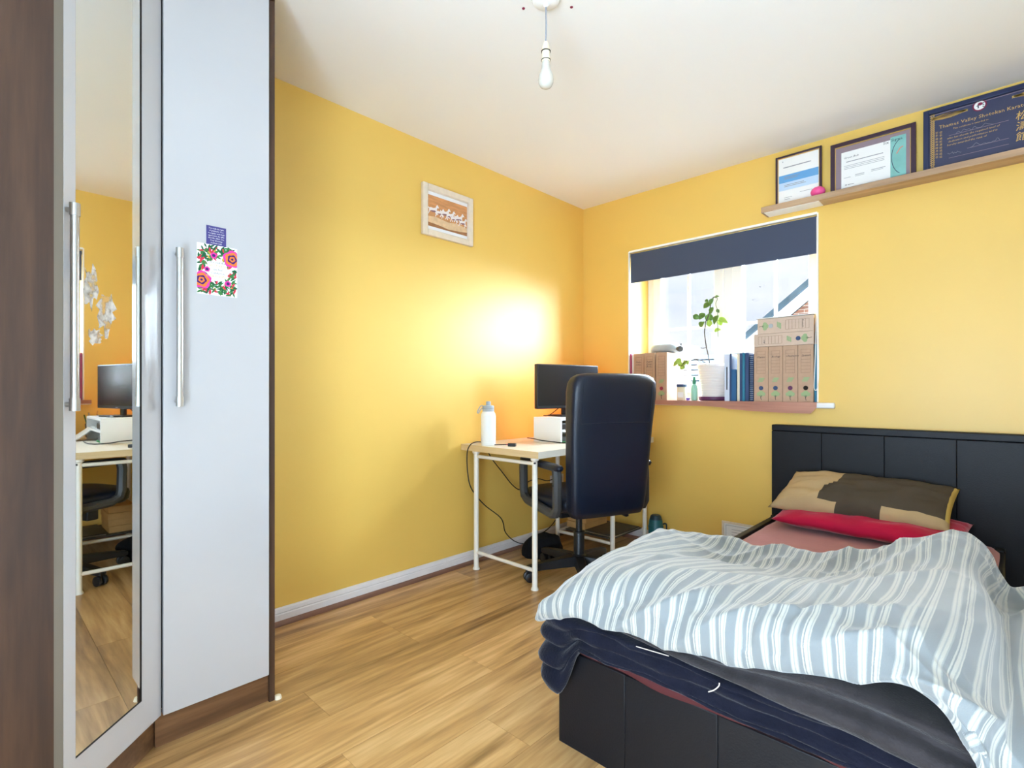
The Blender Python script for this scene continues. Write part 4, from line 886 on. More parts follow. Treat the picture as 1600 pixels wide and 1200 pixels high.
# base: star with five legs and castors
B().lathe([(0.034, 0.055), (0.040, 0.06), (0.040, 0.115), (0.030, 0.125), (0.030, 0.245), (0.026, 0.25)], (0, 0, 0), 20).build('hub', 'black_plastic', oc, smooth=True)
B().lathe([(0.018, 0.24), (0.018, 0.385), (0.0, 0.385)], (0, 0, 0), 16).build('gas_lift', 'black_plastic', oc, smooth=True)
leg0 = math.radians(102)
for k in range(5):
    a = leg0 + k * 2 * math.pi / 5; d_ = Vector((math.cos(a), math.sin(a), 0)); n_ = Vector((-math.sin(a), math.cos(a), 0))
    rows = []
    for t_, w_, zt, zb in ((0.02, 0.030, 0.118, 0.062), (0.10, 0.028, 0.112, 0.062), (0.22, 0.024, 0.098, 0.060), (0.30, 0.022, 0.086, 0.056), (0.315, 0.018, 0.080, 0.060)):
        c = d_ * t_; rows.append([c + n_ * w_ + Vector((0, 0, zb)), c - n_ * w_ + Vector((0, 0, zb)), c - n_ * w_ * 0.8 + Vector((0, 0, zt)), c + n_ * w_ * 0.8 + Vector((0, 0, zt))])
    lg = B().grid(rows, closed=True, cap=True).build('base_leg', 'black_plastic', oc, bevel=0.003)
    cs = d_ * 0.295
    cb = B()
    for s_ in (-1, 1):
        c0 = cs + n_ * s_ * 0.006; c1 = cs + n_ * s_ * 0.026
        cb.tube([c0 + Vector((0, 0, 0.027)), cs + n_ * s_ * 0.010 + Vector((0, 0, 0.027)), cs + n_ * s_ * 0.022 + Vector((0, 0, 0.027)), c1 + Vector((0, 0, 0.027))], [0.022, 0.027, 0.027, 0.020], 18)
    cb.tube([cs + Vector((0, 0, 0.03)), cs + Vector((0, 0, 0.065))], 0.010, 10)
    cb.build('castor', 'black_plastic', lg, smooth=True)
# mechanism and lever
B().box((-0.085, -0.10, 0.365), (0.085, 0.10, 0.40)).build('mechanism', 'black_plastic', oc, bevel=0.006)
B().box((-0.06, 0.10, 0.30), (0.02, 0.16, 0.385)).build('tilt_spring_box', 'black_plastic', oc, bevel=0.006)
B().tube(spline([(0.08, -0.02, 0.375), (0.15, -0.03, 0.378), (0.20, -0.04, 0.365), (0.235, -0.05, 0.345)], 5), 0.006, 8).build('lever', 'black_plastic', oc, smooth=True)
B().tube([(0.222, -0.046, 0.353), (0.24, -0.052, 0.342), (0.275, -0.062, 0.325), (0.285, -0.065, 0.322)], [0.008, 0.013, 0.013, 0.006], 10).build('lever_grip', 'navy_leather', oc, smooth=True)
# seat
B().grid(ring_rows([(0.398, 0, 0.02, 0.40, 0.40, 4), (0.402, 0, 0.02, 0.46, 0.47, 4), (0.418, 0, 0.02, 0.485, 0.50, 4), (0.450, 0, 0.02, 0.49, 0.51, 4), (0.468, 0, 0.02, 0.475, 0.50, 4), (0.478, 0, 0.02, 0.44, 0.46, 3.5), (0.484, 0, 0.01, 0.30, 0.32, 3), (0.485, 0, 0.0, 0.05, 0.05, 2)], 40), closed=True, cap=True).build('seat', 'navy_leather', oc, smooth=True, angle=3)
# backrest, leaning back a little
lv_ = [(0.392, 0.34, 0.045, 5), (0.398, 0.40, 0.085, 5), (0.43, 0.435, 0.105, 5), (0.52, 0.45, 0.112, 5), (0.66, 0.465, 0.115, 5), (0.78, 0.478, 0.110, 5), (0.86, 0.485, 0.112, 5), (0.94, 0.492, 0.122, 5), (1.02, 0.495, 0.128, 5), (1.065, 0.488, 0.126, 4.5), (1.092, 0.462, 0.112, 4), (1.106, 0.41, 0.085, 3.5), (1.113, 0.32, 0.05, 3), (1.115, 0.16, 0.02, 2.5)]
def back_c(z_): return -0.262 - 0.062 * ((z_ - 0.39) / 0.72) ** 1.15
bk_ = B().grid(ring_rows([(z_ + (0.0), 0, back_c(z_), w_, d_, e_) for z_, w_, d_, e_ in lv_], 48), closed=True, cap=True).build('backrest', 'navy_leather', oc, smooth=True, angle=3)
def rear(x_, z_):
    import bisect
    zs = [l[0] for l in lv_]; i = min(max(bisect.bisect(zs, z_) - 1, 0), len(lv_) - 2); t_ = (z_ - zs[i]) / (zs[i + 1] - zs[i])
    w_ = lv_[i][1] + (lv_[i + 1][1] - lv_[i][1]) * t_; d_ = lv_[i][2] + (lv_[i + 1][2] - lv_[i][2]) * t_; e_ = lv_[i][3]
    k = max(0.0, 1 - abs(2 * x_ / w_) ** e_) ** (1 / e_)
    return Vector((x_, back_c(z_) - d_ / 2 * k - 0.0006, z_))
B().tube([rear(-0.20 + 0.40 * k / 24, 0.868 + 0.004 * math.sin(k / 24 * math.pi)) for k in range(25)], 0.0016, 5).build('seam', 'navy_leather', bk_, smooth=True)
for s_ in (-1, 1):
    B().tube([rear(s_ * (0.205 - 0.012 * abs(z_ - 0.95)), z_) for z_ in [0.868 + 0.19 * k / 10 for k in range(11)]], 0.0016, 5).build('seam', 'navy_leather', bk_, smooth=True)
# loop arms
for s_ in (-1, 1):
    xa = s_ * 0.268
    path = [(xa, -0.225, 0.635), (xa, -0.232, 0.60), (xa, -0.232, 0.44), (xa, -0.215, 0.415), (xa, -0.18, 0.408), (xa, 0.10, 0.425), (xa, 0.14, 0.445), (xa, 0.152, 0.48), (xa, 0.155, 0.60), (xa, 0.148, 0.635)]
    ar = B().tube(path, 0.024, 8, flat=1.0).build('armrest', 'grey_plastic', oc, smooth=True)
    B().grid(ring_rows([(0.628, xa, -0.05, 0.030, 0.38, 4), (0.632, xa, -0.05, 0.052, 0.43, 4), (0.648, xa, -0.05, 0.058, 0.45, 4), (0.658, xa, -0.05, 0.050, 0.43, 4), (0.661, xa, -0.05, 0.02, 0.36, 4)], 28), closed=True, cap=True).build('arm_pad', 'navy_leather', ar, smooth=True, angle=3)
    for yy, zz in ((-0.232, 0.56), (-0.05, 0.417)):
        B().tube([(xa + s_ * 0.020, yy, zz), (xa + s_ * 0.026, yy, zz)], 0.006, 8).build('screw', 'black_plastic', ar)

# ------------------------------------------------------------------ things on the window board
def archive_file(x0, x1, z0_, h_, y0, label, hole, word=None, flat=False, pale=False, group='kraft archive files on the window board', flip=False, d_=0.245):
    w_ = (x1 - x0); body = 'kraft_pale' if pale else 'kraft'
    if not flat:
        mx = Matrix.Translation(((x0 + x1) / 2, y0, z0_)); W_, H_ = w_, h_
    else:
        sg = 1 if flip else -1
        mx = Matrix.Translation(((x0 + x1) / 2, y0, z0_ + h_ / 2)) @ Matrix.Rotation(sg * math.pi / 2, 4, 'Y') @ Matrix.Translation((0, 0, -w_ / 2)); W_, H_ = h_, w_
    t = thing('archive_file', ((x0 + x1) / 2, y0, z0_), label=label, cat='file', group=group)
    B(mx).box((-W_ / 2, 0, 0), (W_ / 2, d_, H_)).build('box_body', body, t, world=True, bevel=0.0012)
    hw = W_ * 0.30; l = B(mx)
    for k in range(8):
        zz = H_ * (0.92 - 0.058 * k); l.box((-hw, -0.0004, zz - 0.0006), (hw, 0, zz + 0.0006))
    for s_ in (-1, 1): l.box((s_ * hw - 0.0005, -0.0004, H_ * 0.514), (s_ * hw + 0.0005, 0, H_ * 0.92))
    l.build('label_rules', 'kraft_line', t, world=True, kind='stuff')
    lf = B(mx)
    for k in range(3): lf.box((-hw * 0.8 + 0.004 * k, -0.0004, H_ * (0.36 + 0.025 * k)), (hw * (0.4 + 0.2 * k), 0, H_ * (0.38 + 0.027 * k)))
    lf.build('leaf_print', 'print_green', t, world=True, kind='stuff')
    hb = B(mx); hb.lathe([(0.0125, -0.0006), (0.0125, 0.0), (0.0, 0.0)][::-1] if False else [(0.0, -0.0008), (0.0122, -0.0008), (0.0125, 0.0)], (0, 0, H_ * 0.248), 20, 'Y'); hb.build('finger_hole', hole, t, world=True)
    tr = B(mx)
    for q2, (cx_, cz_, r_) in enumerate(((0, 0.150, 0.016), (-0.013, 0.137, 0.011), (0.013, 0.138, 0.011), (0.0, 0.128, 0.012))):
        tr.lathe([(0.0, -0.0004 - q2 * 0.0002), (r_, -0.0004 - q2 * 0.0002), (r_, 0)], (cx_, 0, H_ * cz_), 14, 'Y')
    tr.build('tree_print', 'print_green', t, world=True, kind='stuff')
    tk = B(mx); tk.tube([(0.002, -0.0012, H_ * 0.03), (-0.001, -0.0012, H_ * 0.07), (0.001, -0.0012, H_ * 0.12)], 0.0013, 4); tk.tube([(0, -0.0012, H_ * 0.08), (-0.007, -0.0012, H_ * 0.115)], 0.0007, 4); tk.tube([(0, -0.0012, H_ * 0.08), (0.007, -0.0012, H_ * 0.115)], 0.0007, 4)
    tk.build('trunk_print', 'print_trunk', t, world=True)
    if word:
        ux, uz = mx.to_3x3() @ Vector((1, 0, 0)), mx.to_3x3() @ Vector((0, 0, 1))
        for i, ln in enumerate(word.split('|')):
            text('handwriting', ln, 0.0155, 'ink', t, mx @ Vector((-hw + 0.002, -0.0008, H_ * (0.80 - 0.05 * i))), ux, uz, shear=0.3)
    return t
ZB = SB + 0.001
def slab(name, x0, x1, z1_, m, label, cat, y0=0.004, y1=0.24, group=None, bev=0.001):
    return B().box((x0, y0, ZB), (x1, y1, z1_)).build(name, m, bevel=bev, base=True, label=label, cat=cat, group=group)
slab('folder', 0.398, 0.408, 1.289, 'magenta', 'thin magenta folder against the window reveal', 'folder', 0.006)
slab('folder', 0.410, 0.424, 1.280, 'paper', 'white folder between the magenta folder and a kraft file', 'folder', 0.012)
archive_file(0.427, 0.505, ZB, 0.322, 0.006, 'kraft archive file beside the white folder', 'dark_gap', 'Maths|notes')
archive_file(0.510, 0.590, ZB, 0.323, 0.004, 'kraft archive file with three handwritten words, middle of three', 'dark_gap', 'English|Essays|Books')
archive_file(0.601, 0.680, ZB, 0.322, 0.0, 'kraft archive file with nothing written, beside the small jar', 'maroon')
gc = thing('grey_case', (0.62, 0.13, ZB + 0.323), label='rounded grey case lying on top of the kraft files', cat='case')
gr = []
for k in range(15):
    t_ = k / 14; x_ = 0.50 + 0.215 * t_; r_ = 0.036 * (1 - abs(2 * t_ - 1) ** 5) ** 0.5 + 0.002
    gr.append([Vector((x_, 0.13 + 0.062 * (r_ / 0.038) * math.cos(a), ZB + 0.3235 + r_ + r_ * math.sin(a))) for a in [2 * math.pi * j / 20 for j in range(20)]])
B().grid(gr, closed=True, cap=True).build('case_body', 'case_grey', gc, world=True, smooth=True, angle=3)
B().tube([(0.712, 0.10, ZB + 0.350), (0.735, 0.08, ZB + 0.346), (0.742, 0.075, ZB + 0.345)], [0.016, 0.022, 0.018], 16).build('round_end', 'grey_plastic', gc, world=True, smooth=True)
B().tube([(0.735, 0.09, ZB + 0.362), (0.738, 0.09, ZB + 0.382)], 0.004, 8).build('switch', 'grey_plastic', gc, world=True, smooth=True)
jr = thing('jar', (0.775, 0.0, ZB), label='small cream jar with a navy lid on the window board', cat='jar')
B().grid(ring_rows([(0, 0, 0.022, 0.052, 0.042, 5), (0.002, 0, 0.022, 0.056, 0.044, 5), (0.086, 0, 0.022, 0.056, 0.044, 5), (0.090, 0, 0.022, 0.050, 0.040, 5)], 28), closed=True, cap=True).build('jar_body', 'cream', jr, smooth=True)
B().grid(ring_rows([(0.088, 0, 0.022, 0.054, 0.044, 5), (0.090, 0, 0.022, 0.060, 0.048, 5), (0.106, 0, 0.022, 0.060, 0.048, 5), (0.108, 0, 0.022, 0.056, 0.044, 5)], 28), closed=True, cap=True).build('jar_lid', 'navy_card', jr, smooth=True)
B().box((-0.019, -0.0012, 0.02), (0.019, 0.0, 0.055)).build('jar_label', 'paper', jr)
B().grid(ring_rows([(ZB, 0.822, 0.012, 0.022, 0.018, 3), (ZB + 0.018, 0.822, 0.012, 0.022, 0.018, 3), (ZB + 0.019, 0.822, 0.012, 0.016, 0.012, 3)], 16), closed=True, cap=True).build('pot_lid', 'lilac', smooth=True, base=True, label='tiny violet cap on the window board beside the jar', cat='cap')
sp = thing('spray_bottle', (0.858, 0.025, ZB), label='pale green bottle with a green nozzle beside the plant pot', cat='bottle')
B().lathe([(0.018, 0), (0.021, 0.004), (0.021, 0.075), (0.017, 0.095), (0.011, 0.105), (0.010, 0.112)], (0, 0, 0), 22).build('bottle_body', 'green_liquid', sp, smooth=True)
B().lathe([(0.0115, 0.108), (0.0115, 0.122), (0.009, 0.130), (0.0065, 0.155), (0, 0.157)], (0, 0, 0), 18).build('nozzle', 'green_cap', sp, smooth=True)
# potted plant
PC = Vector((0.952, 0.115, ZB))
pp = thing('potted_plant', PC, label='straggly leafy plant in a ribbed white pot on a plum saucer', cat='plant')
B().lathe([(0.0, 0), (0.084, 0), (0.094, 0.004), (0.097, 0.026), (0.092, 0.026), (0.088, 0.008), (0, 0.008)], (0, 0, 0), 32).build('saucer', 'purple', pp, smooth=True)
prof = [(0.0, 0.009), (0.077, 0.009)]
for k in range(13):
    h_ = 0.012 + 0.205 * k / 13; r_ = 0.078 + 0.024 * k / 13; prof += [(r_ - 0.0018, h_), (r_, h_ + 0.003), (r_ + 0.0014, h_ + 0.013), (r_ - 0.0014, h_ + 0.0145)]
prof += [(0.104, 0.218), (0.106, 0.234), (0.102, 0.236), (0.098, 0.218), (0.0, 0.214)]
B().lathe(prof, (0, 0, 0), 36).build('pot', 'pot', pp, smooth=True)
B().lathe([(0.0975, 0.212), (0.06, 0.220), (0.0, 0.218)], (0, 0, 0), 20).build('soil', 'dark_gap', pp, smooth=True)
def pz(x_, y_, yy=0.115): return at_y(1030 + x_ / 6.0, 420 + y_ / 6.0, yy)
st = [pz(470, 905), pz(470, 870), pz(455, 790), pz(440, 720), pz(425, 600), pz(432, 540), pz(435, 500), pz(465, 430), pz(480, 350), pz(490, 290), pz(520, 262)]
B().tube(spline(st, 6), 0.0035, 6).build('main_stem', 'stem', pp, world=True, smooth=True)
B().tube(spline([pz(440, 738), pz(415, 745), pz(390, 742)], 4), 0.0022, 6).build('twig', 'stem', pp, world=True, smooth=True)
B().tube(spline([pz(470, 900), pz(420, 872, 0.09), pz(345, 845, 0.05), pz(300, 860, 0.03), pz(250, 868, 0.02), pz(205, 915, 0.02)], 5), 0.0026, 6).build('runner', 'stem', pp, world=True, smooth=True)
B().tube(spline([pz(430, 880, 0.1), pz(380, 872, 0.06), pz(340, 842, 0.05), pz(365, 862, 0.06)], 5), 0.0022, 6).build('runner', 'stem', pp, world=True, smooth=True)
B().tube(spline([pz(520, 262), pz(545, 280), pz(530, 330), pz(548, 400), pz(545, 470), pz(550, 560), pz(552, 640)], 5), 0.0018, 6).build('tendril', 'stem', pp, world=True, smooth=True)
lfm = []
def leaf(c, n_, size, ang, m, wid=0.62):
    n_ = Vector(n_).normalized(); u_ = n_.orthogonal().normalized(); v_ = n_.cross(u_)
    d1 = u_ * math.cos(ang) + v_ * math.sin(ang); d2 = n_.cross(d1); rows = []
    for k in range(9):
        t_ = k / 8; w_ = size * wid * math.sin(math.pi * (t_ ** 0.8)) * 0.5 + 0.0004; cc = c + d1 * size * (t_ - 0.5) - n_ * size * 0.35 * (t_ - 0.5) ** 2
        rows.append([cc - d2 * w_ + n_ * w_ * 0.35, cc - d2 * w_ * 0.5 + n_ * w_ * 0.06, cc, cc + d2 * w_ * 0.5 + n_ * w_ * 0.06, cc + d2 * w_ + n_ * w_ * 0.35])
    o = B().grid(rows).build('leaf', m, pp, world=True, smooth=True, angle=3)
    sd = o.modifiers.new('thickness', 'SOLIDIFY'); sd.thickness = 0.0008
rl = random.Random(11)
for i, (x_, y_, sz, k) in enumerate(((455, 340, .064, 'leaf'), (490, 300, .04, 'leaf'), (350, 452, .052, 'leaf'), (400, 443, .056, 'leaf'), (468, 455, .07, 'leaf'), (530, 478, .066, 'leaf'), (398, 518, .052, 'leaf'), (470, 508, .05, 'leaf_light'), (600, 482, .07, 'leaf_light'), (565, 500, .05, 'leaf_light'), (490, 392, .05, 'leaf'), (545, 576, .045, 'leaf_light'), (550, 395, .03, 'leaf'), (540, 262, .03, 'leaf'), (445, 300, .03, 'leaf'))):
    p_ = pz(x_, y_, 0.115 + rl.uniform(-0.03, 0.02)); leaf(p_, (rl.uniform(-0.5, 0.5), -1, rl.uniform(-0.2, 0.7)), sz, rl.uniform(0, 6.28), k, 0.45 if i == 8 else 0.72)
for i, (x_, y_, sz) in enumerate(((155, 892, .05), (185, 868, .052), (215, 918, .05), (245, 885, .05), (270, 880, .036), (200, 895, .04))):
    leaf(pz(x_, y_, 0.02), (rl.uniform(-0.4, 0.4), -1, rl.uniform(0.2, 0.9)), sz, rl.uniform(0, 6.28), 'leaf_light', 0.75)
# cream jug behind the pot
B().lathe([(0.012, 0), (0.016, 0.02), (0.018, 0.16), (0.024, 0.25), (0.024, 0.285), (0.016, 0.30), (0, 0.304)], (1.012, 0.232, ZB), 24).build('cream_jar', 'cream', smooth=True, base=True, label='cream rounded jar behind the plant pot', cat='jar')
# ring binders and folders between the pot and the archive files
slab('ring_binder', 1.064, 1.094, 1.252, 'pale_blue', 'pale ring binder with a blue printed spine beside the pot', 'binder', -0.004)
for i, o in enumerate([]): pass
bs = [o for o in bpy.data.objects if o.name == 'ring_binder'][0]
for z_, h_ in ((0.255, 0.004), (0.04, 0.006)):
    B().box((-0.015, -0.1192, z_ if z_ < 0.1 else 0.262), (0.015, -0.1182, (z_ if z_ < 0.1 else 0.262) + h_)).build('spine_print', 'navy_card', bs)
B().box((-0.003, -0.1236, 0.07), (0.003, -0.1226, 0.21)).build('spine_print', 'ink', bs)
slab('ring_binder', 1.0955, 1.105, 1.255, 'navy_card', 'thin navy binder beside the pale ring binder', 'binder', 0.0)
slab('folder', 1.107, 1.134, 1.158, 'blue_card', 'short blue folder beside the thin navy binder', 'folder', -0.006)
slab('folder', 1.1365, 1.152, 1.252, 'cream', 'buff folder standing behind a blue tab', 'folder', 0.004)
slab('folder', 1.1535, 1.168, 1.254, 'navy_card', 'navy folder next to the buff folder', 'folder', 0.0)
slab('folder', 1.1695, 1.184, 1.257, 'teal_card', 'blue-green folder between navy folders', 'folder', -0.002)
slab('folder', 1.1855, 1.206, 1.256, 'navy_card', 'dark blue folder beside the spiral notebook', 'folder', 0.0)
sn = thing('spiral_notebook', (1.22, 0.12, ZB), label='spiral-bound notebook standing beside the archive files', cat='notebook')
B().box((1.210, 0.012, ZB), (1.228, 0.22, 1.245)).build('notebook_pages', 'navy_card', sn, world=True)
cb = B()
for k in range(22):
    z_ = ZB + 0.012 + k * 0.0122
    cb.tube([(1.211, 0.014, z_), (1.212, 0.002, z_), (1.219, -0.004, z_), (1.226, 0.002, z_), (1.227, 0.014, z_)], 0.0016, 5)
cb.build('wire_spiral', 'case_grey', sn, world=True)
fg = thing('white_figurine', (1.13, 0.05, 1.2565), label='tiny white figurine perched on the standing folders', cat='figurine')
B().lathe([(0, 0), (0.010, 0.002), (0.012, 0.012), (0.007, 0.024), (0.008, 0.030), (0.005, 0.038), (0, 0.040)], (0.022, 0, 0), 16).build('figurine_body', 'white', fg, smooth=True)
B().box((-0.02, -0.03, -0.001), (0.07, 0.03, 0.0012)).build('figurine_base', 'white', fg)
FB = 0.321
archive_file(1.237, 1.316, ZB, FB, -0.002, 'upright kraft file beside the spiral notebook, under two lying files', 'navy_card', 'Physics')
archive_file(1.3175, 1.393, ZB, FB, -0.002, 'upright kraft file with a navy finger hole, second from the notebook', 'navy_card', 'Biology')
archive_file(1.3945, 1.472, ZB, FB, -0.002, 'upright kraft file with a purple finger hole, third from the notebook', 'purple', 'Chemistry')
archive_file(1.4735, 1.551, ZB, FB, -0.002, 'upright kraft file beside the thin teal folder', 'dark_gap', 'Spanish')
archive_file(1.237, 1.553, ZB + FB + 0.001, 0.074, -0.004, 'kraft file lying flat, lower of two on the upright files', 'navy_card', 'Art', flat=True, pale=True)
archive_file(1.255, 1.551, ZB + FB + 0.0765, 0.088, 0.004, 'pale kraft file lying flat, topmost above the upright files', 'case_grey', 'French', flat=True, pale=True, flip=True)
B(Matrix.Translation((1.403, 0.12, ZB + FB + 0.1662)) @ Matrix.Rotation(-0.006, 4, 'Y')).box((-0.155, -0.122, 0), (0.15, 0.11, 0.004)).build('paper_stack', 'paper', base=True, label='thin stack of white paper on the topmost lying file', cat='paper')
slab('folder', 1.5535, 1.5665, 1.285, 'teal_card', 'teal folder squeezed between the last kraft file and the reveal', 'folder', 0.006)

# ------------------------------------------------------------------ bed
BX0, BX1, BYF = 1.368, 2.318, -2.024
bed = thing('bed_frame', (1.85, -1.05, 0), label='dark faux leather bed frame with a panelled headboard', cat='bed')
hbd = B().box((1.356, -0.056, 0.0), (2.403, -0.004, 0.83)).build('headboard', 'bed_leather', bed, world=True, bevel=0.006)
for a, b_ in ((1.354, 1.604), (1.604, 1.88), (1.88, 2.155), (2.155, 2.405)):
    B().box((a + 0.0003, -0.066, 0.02), (b_ - 0.0003, -0.052, 0.8005)).build('headboard_panel', 'bed_leather', hbd, world=True, bevel=0.0025, seg=2)
B().box((1.354, -0.066, 0.801), (2.405, -0.003, 0.836)).build('headboard_top_roll', 'bed_leather', hbd, world=True, bevel=0.005, seg=3)
ft = B().box((BX0 + 0.004, BYF + 0.006, 0.004), (BX1 - 0.004, BYF + 0.040, 0.272)).build('foot_panel', 'bed_leather', bed, world=True, bevel=0.004)
for a, b_ in ((1.368, 1.59), (1.59, 1.836), (1.836, 2.08), (2.08, 2.318)):
    B().box((a + 0.0003, BYF, 0.0), (b_ - 0.0003, BYF + 0.012, 0.276)).build('foot_cladding', 'bed_leather', ft, world=True, bevel=0.002, seg=2)
for x_ in (BX0, BX1 - 0.036):
    B().box((x_, BYF + 0.012, 0.03), (x_ + 0.036, -0.075, 0.328)).build('side_rail', 'bed_leather', bed, world=True, bevel=0.008, seg=3)
    B().box((x_ - 0.003, -0.13, 0.03), (x_ + 0.038, -0.066, 0.335)).build('rail_end_cap', 'bed_leather', bed, world=True, bevel=0.01, seg=3)
B().box((BX0 + 0.036, BYF + 0.042, 0.17), (BX1 - 0.036, -0.07, 0.20)).build('slatted_base', 'dark_gap', bed, world=True)
# mattress in its fitted sheet
mt = []
for z_, ins in ((0.205, 0.02), (0.215, 0.004), (0.25, 0.0), (0.303, 0.0), (0.323, 0.006), (0.336, 0.020), (0.342, 0.045), (0.344, 0.10), (0.344, 0.25)):
    x0, x1, y0, y1 = 1.413 + ins, 2.312 - ins, BYF + 0.014 + ins, -0.072 - ins; ring = []
    n = 24
    for k in range(n): ring.append((x0 + (x1 - x0) * k / n, y0))
    for k in range(n): ring.append((x1, y0 + (y1 - y0) * k / n))
    for k in range(n): ring.append((x1 - (x1 - x0) * k / n, y1))
    for k in range(n): ring.append((x0, y1 - (y1 - y0) * k / n))
    rr = 0.06; out_r = []
    for a, b_ in ring:
        cx, cy = min(max(a, x0 + rr), x1 - rr), min(max(b_, y0 + rr), y1 - rr); d_ = Vector((a - cx, b_ - cy))
        if abs(d_.x) > 1e-6 and abs(d_.y) > 1e-6 and d_.length > rr: d_ = d_.normalized() * rr
        out_r.append(Vector((cx + d_.x, cy + d_.y, z_ + 0.004 * noise.noise(Vector((a * 9, b_ * 9, z_ * 4))))))
    mt.append(out_r)
B().grid(mt, closed=True, cap=True).build('mattress', 'sheet', smooth=True, angle=1.0, base=True, label='mattress in a dusty pink fitted sheet on the bed frame', cat='mattress')

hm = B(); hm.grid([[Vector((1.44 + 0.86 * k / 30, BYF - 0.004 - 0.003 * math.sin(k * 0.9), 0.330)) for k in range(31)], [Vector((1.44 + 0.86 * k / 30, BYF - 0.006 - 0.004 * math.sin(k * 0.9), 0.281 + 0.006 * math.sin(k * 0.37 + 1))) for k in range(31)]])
ho = hm.build('sheet_hem', 'shaded_hem', bpy.data.objects['mattress'], world=True, smooth=True, angle=3)
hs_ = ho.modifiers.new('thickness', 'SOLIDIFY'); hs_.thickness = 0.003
# pillows
def pillow(name, corners, thick, mats, pick, label, nu=44, nv=26, wr=0.006, seed=0, cat='pillow'):
    A_, B_, C_, D_ = [Vector(c) for c in corners]           # top-left, top-right, bottom-right, bottom-left
    nrm = ((B_ - A_).cross(D_ - A_)).normalized()
    if nrm.z < 0: nrm = -nrm
    b = B(); idx = {}
    for side in (1, -1):
        for i in range(nv + 1):
            for j in range(nu + 1):
                s_, t_ = j / nu, i / nv; edge = i in (0, nv) or j in (0, nu)
                if edge and side == -1: idx[(side, i, j)] = idx[(1, i, j)]; continue
                ss, tt = 2 * s_ - 1, 2 * t_ - 1
                pin = 0.05 * (1 - abs(ss) ** 2) * (abs(tt) ** 3), 0.03 * (1 - abs(tt) ** 2) * (abs(ss) ** 3)
                s2, t2_ = 0.5 + ss * (1 - pin[1]) / 2, 0.5 + tt * (1 - pin[0]) / 2
                p = A_ * (1 - s2) * (1 - t2_) + B_ * s2 * (1 - t2_) + C_ * s2 * t2_ + D_ * (1 - s2) * t2_
                h_ = thick / 2 * (max(0, 1 - abs(ss) ** 3.2) * max(0, 1 - abs(tt) ** 2.6)) ** 0.55
                if not edge: h_ += wr * noise.noise(Vector((s_ * 6 + seed, t_ * 9, side))) + wr * 0.6 * noise.noise(Vector((s_ * 14 + t_ * 6 + seed, t_ * 5, side)))
                b.v.append(p + nrm * side * max(h_, 0)); idx[(side, i, j)] = len(b.v) - 1
        for i in range(nv):
            for j in range(nu):
                q_ = [idx[(side, i, j)], idx[(side, i, j + 1)], idx[(side, i + 1, j + 1)], idx[(side, i + 1, j)]]
                b.f.append(q_ if side == 1 else q_[::-1]); b.mi.append(pick((j + 0.5) / nu, (i + 0.5) / nv, side))
    return b.build(name, mats, smooth=True, angle=3, base=True, label=label, cat=cat, group='pillows against the headboard')
def pick1(s_, t_, side):
    if side == -1: return 0 if s_ < 0.9 else 2
    bx = 0.37 if t_ < 0.42 else 0.37 - 0.07 * min(1, (t_ - 0.42) / 0.12)
    if t_ > 0.86: return 0 if (s_ < 0.40 or s_ > 0.66) else 1
    if s_ > 0.972: return 2
    return 0 if s_ < bx else 1
pillow('pillow', [(1.495, -0.115, 0.590), (2.170, -0.105, 0.580), (2.150, -0.385, 0.438), (1.432, -0.385, 0.430)], 0.155, ['tan_fabric', 'olive_fabric', 'mustard_fabric'], pick1, 'pillow in a tan and dark olive colour-block case, lying on the red one', seed=2, wr=0.013)
pillow('pillow', [(1.46, -0.10, 0.425), (2.215, -0.095, 0.425), (2.205, -0.50, 0.392), (1.475, -0.47, 0.392)], 0.10, ['red_fabric'], lambda a, b_, c: 0, 'flat pillow in a crimson case under the colour-block pillow', seed=9, wr=0.008)

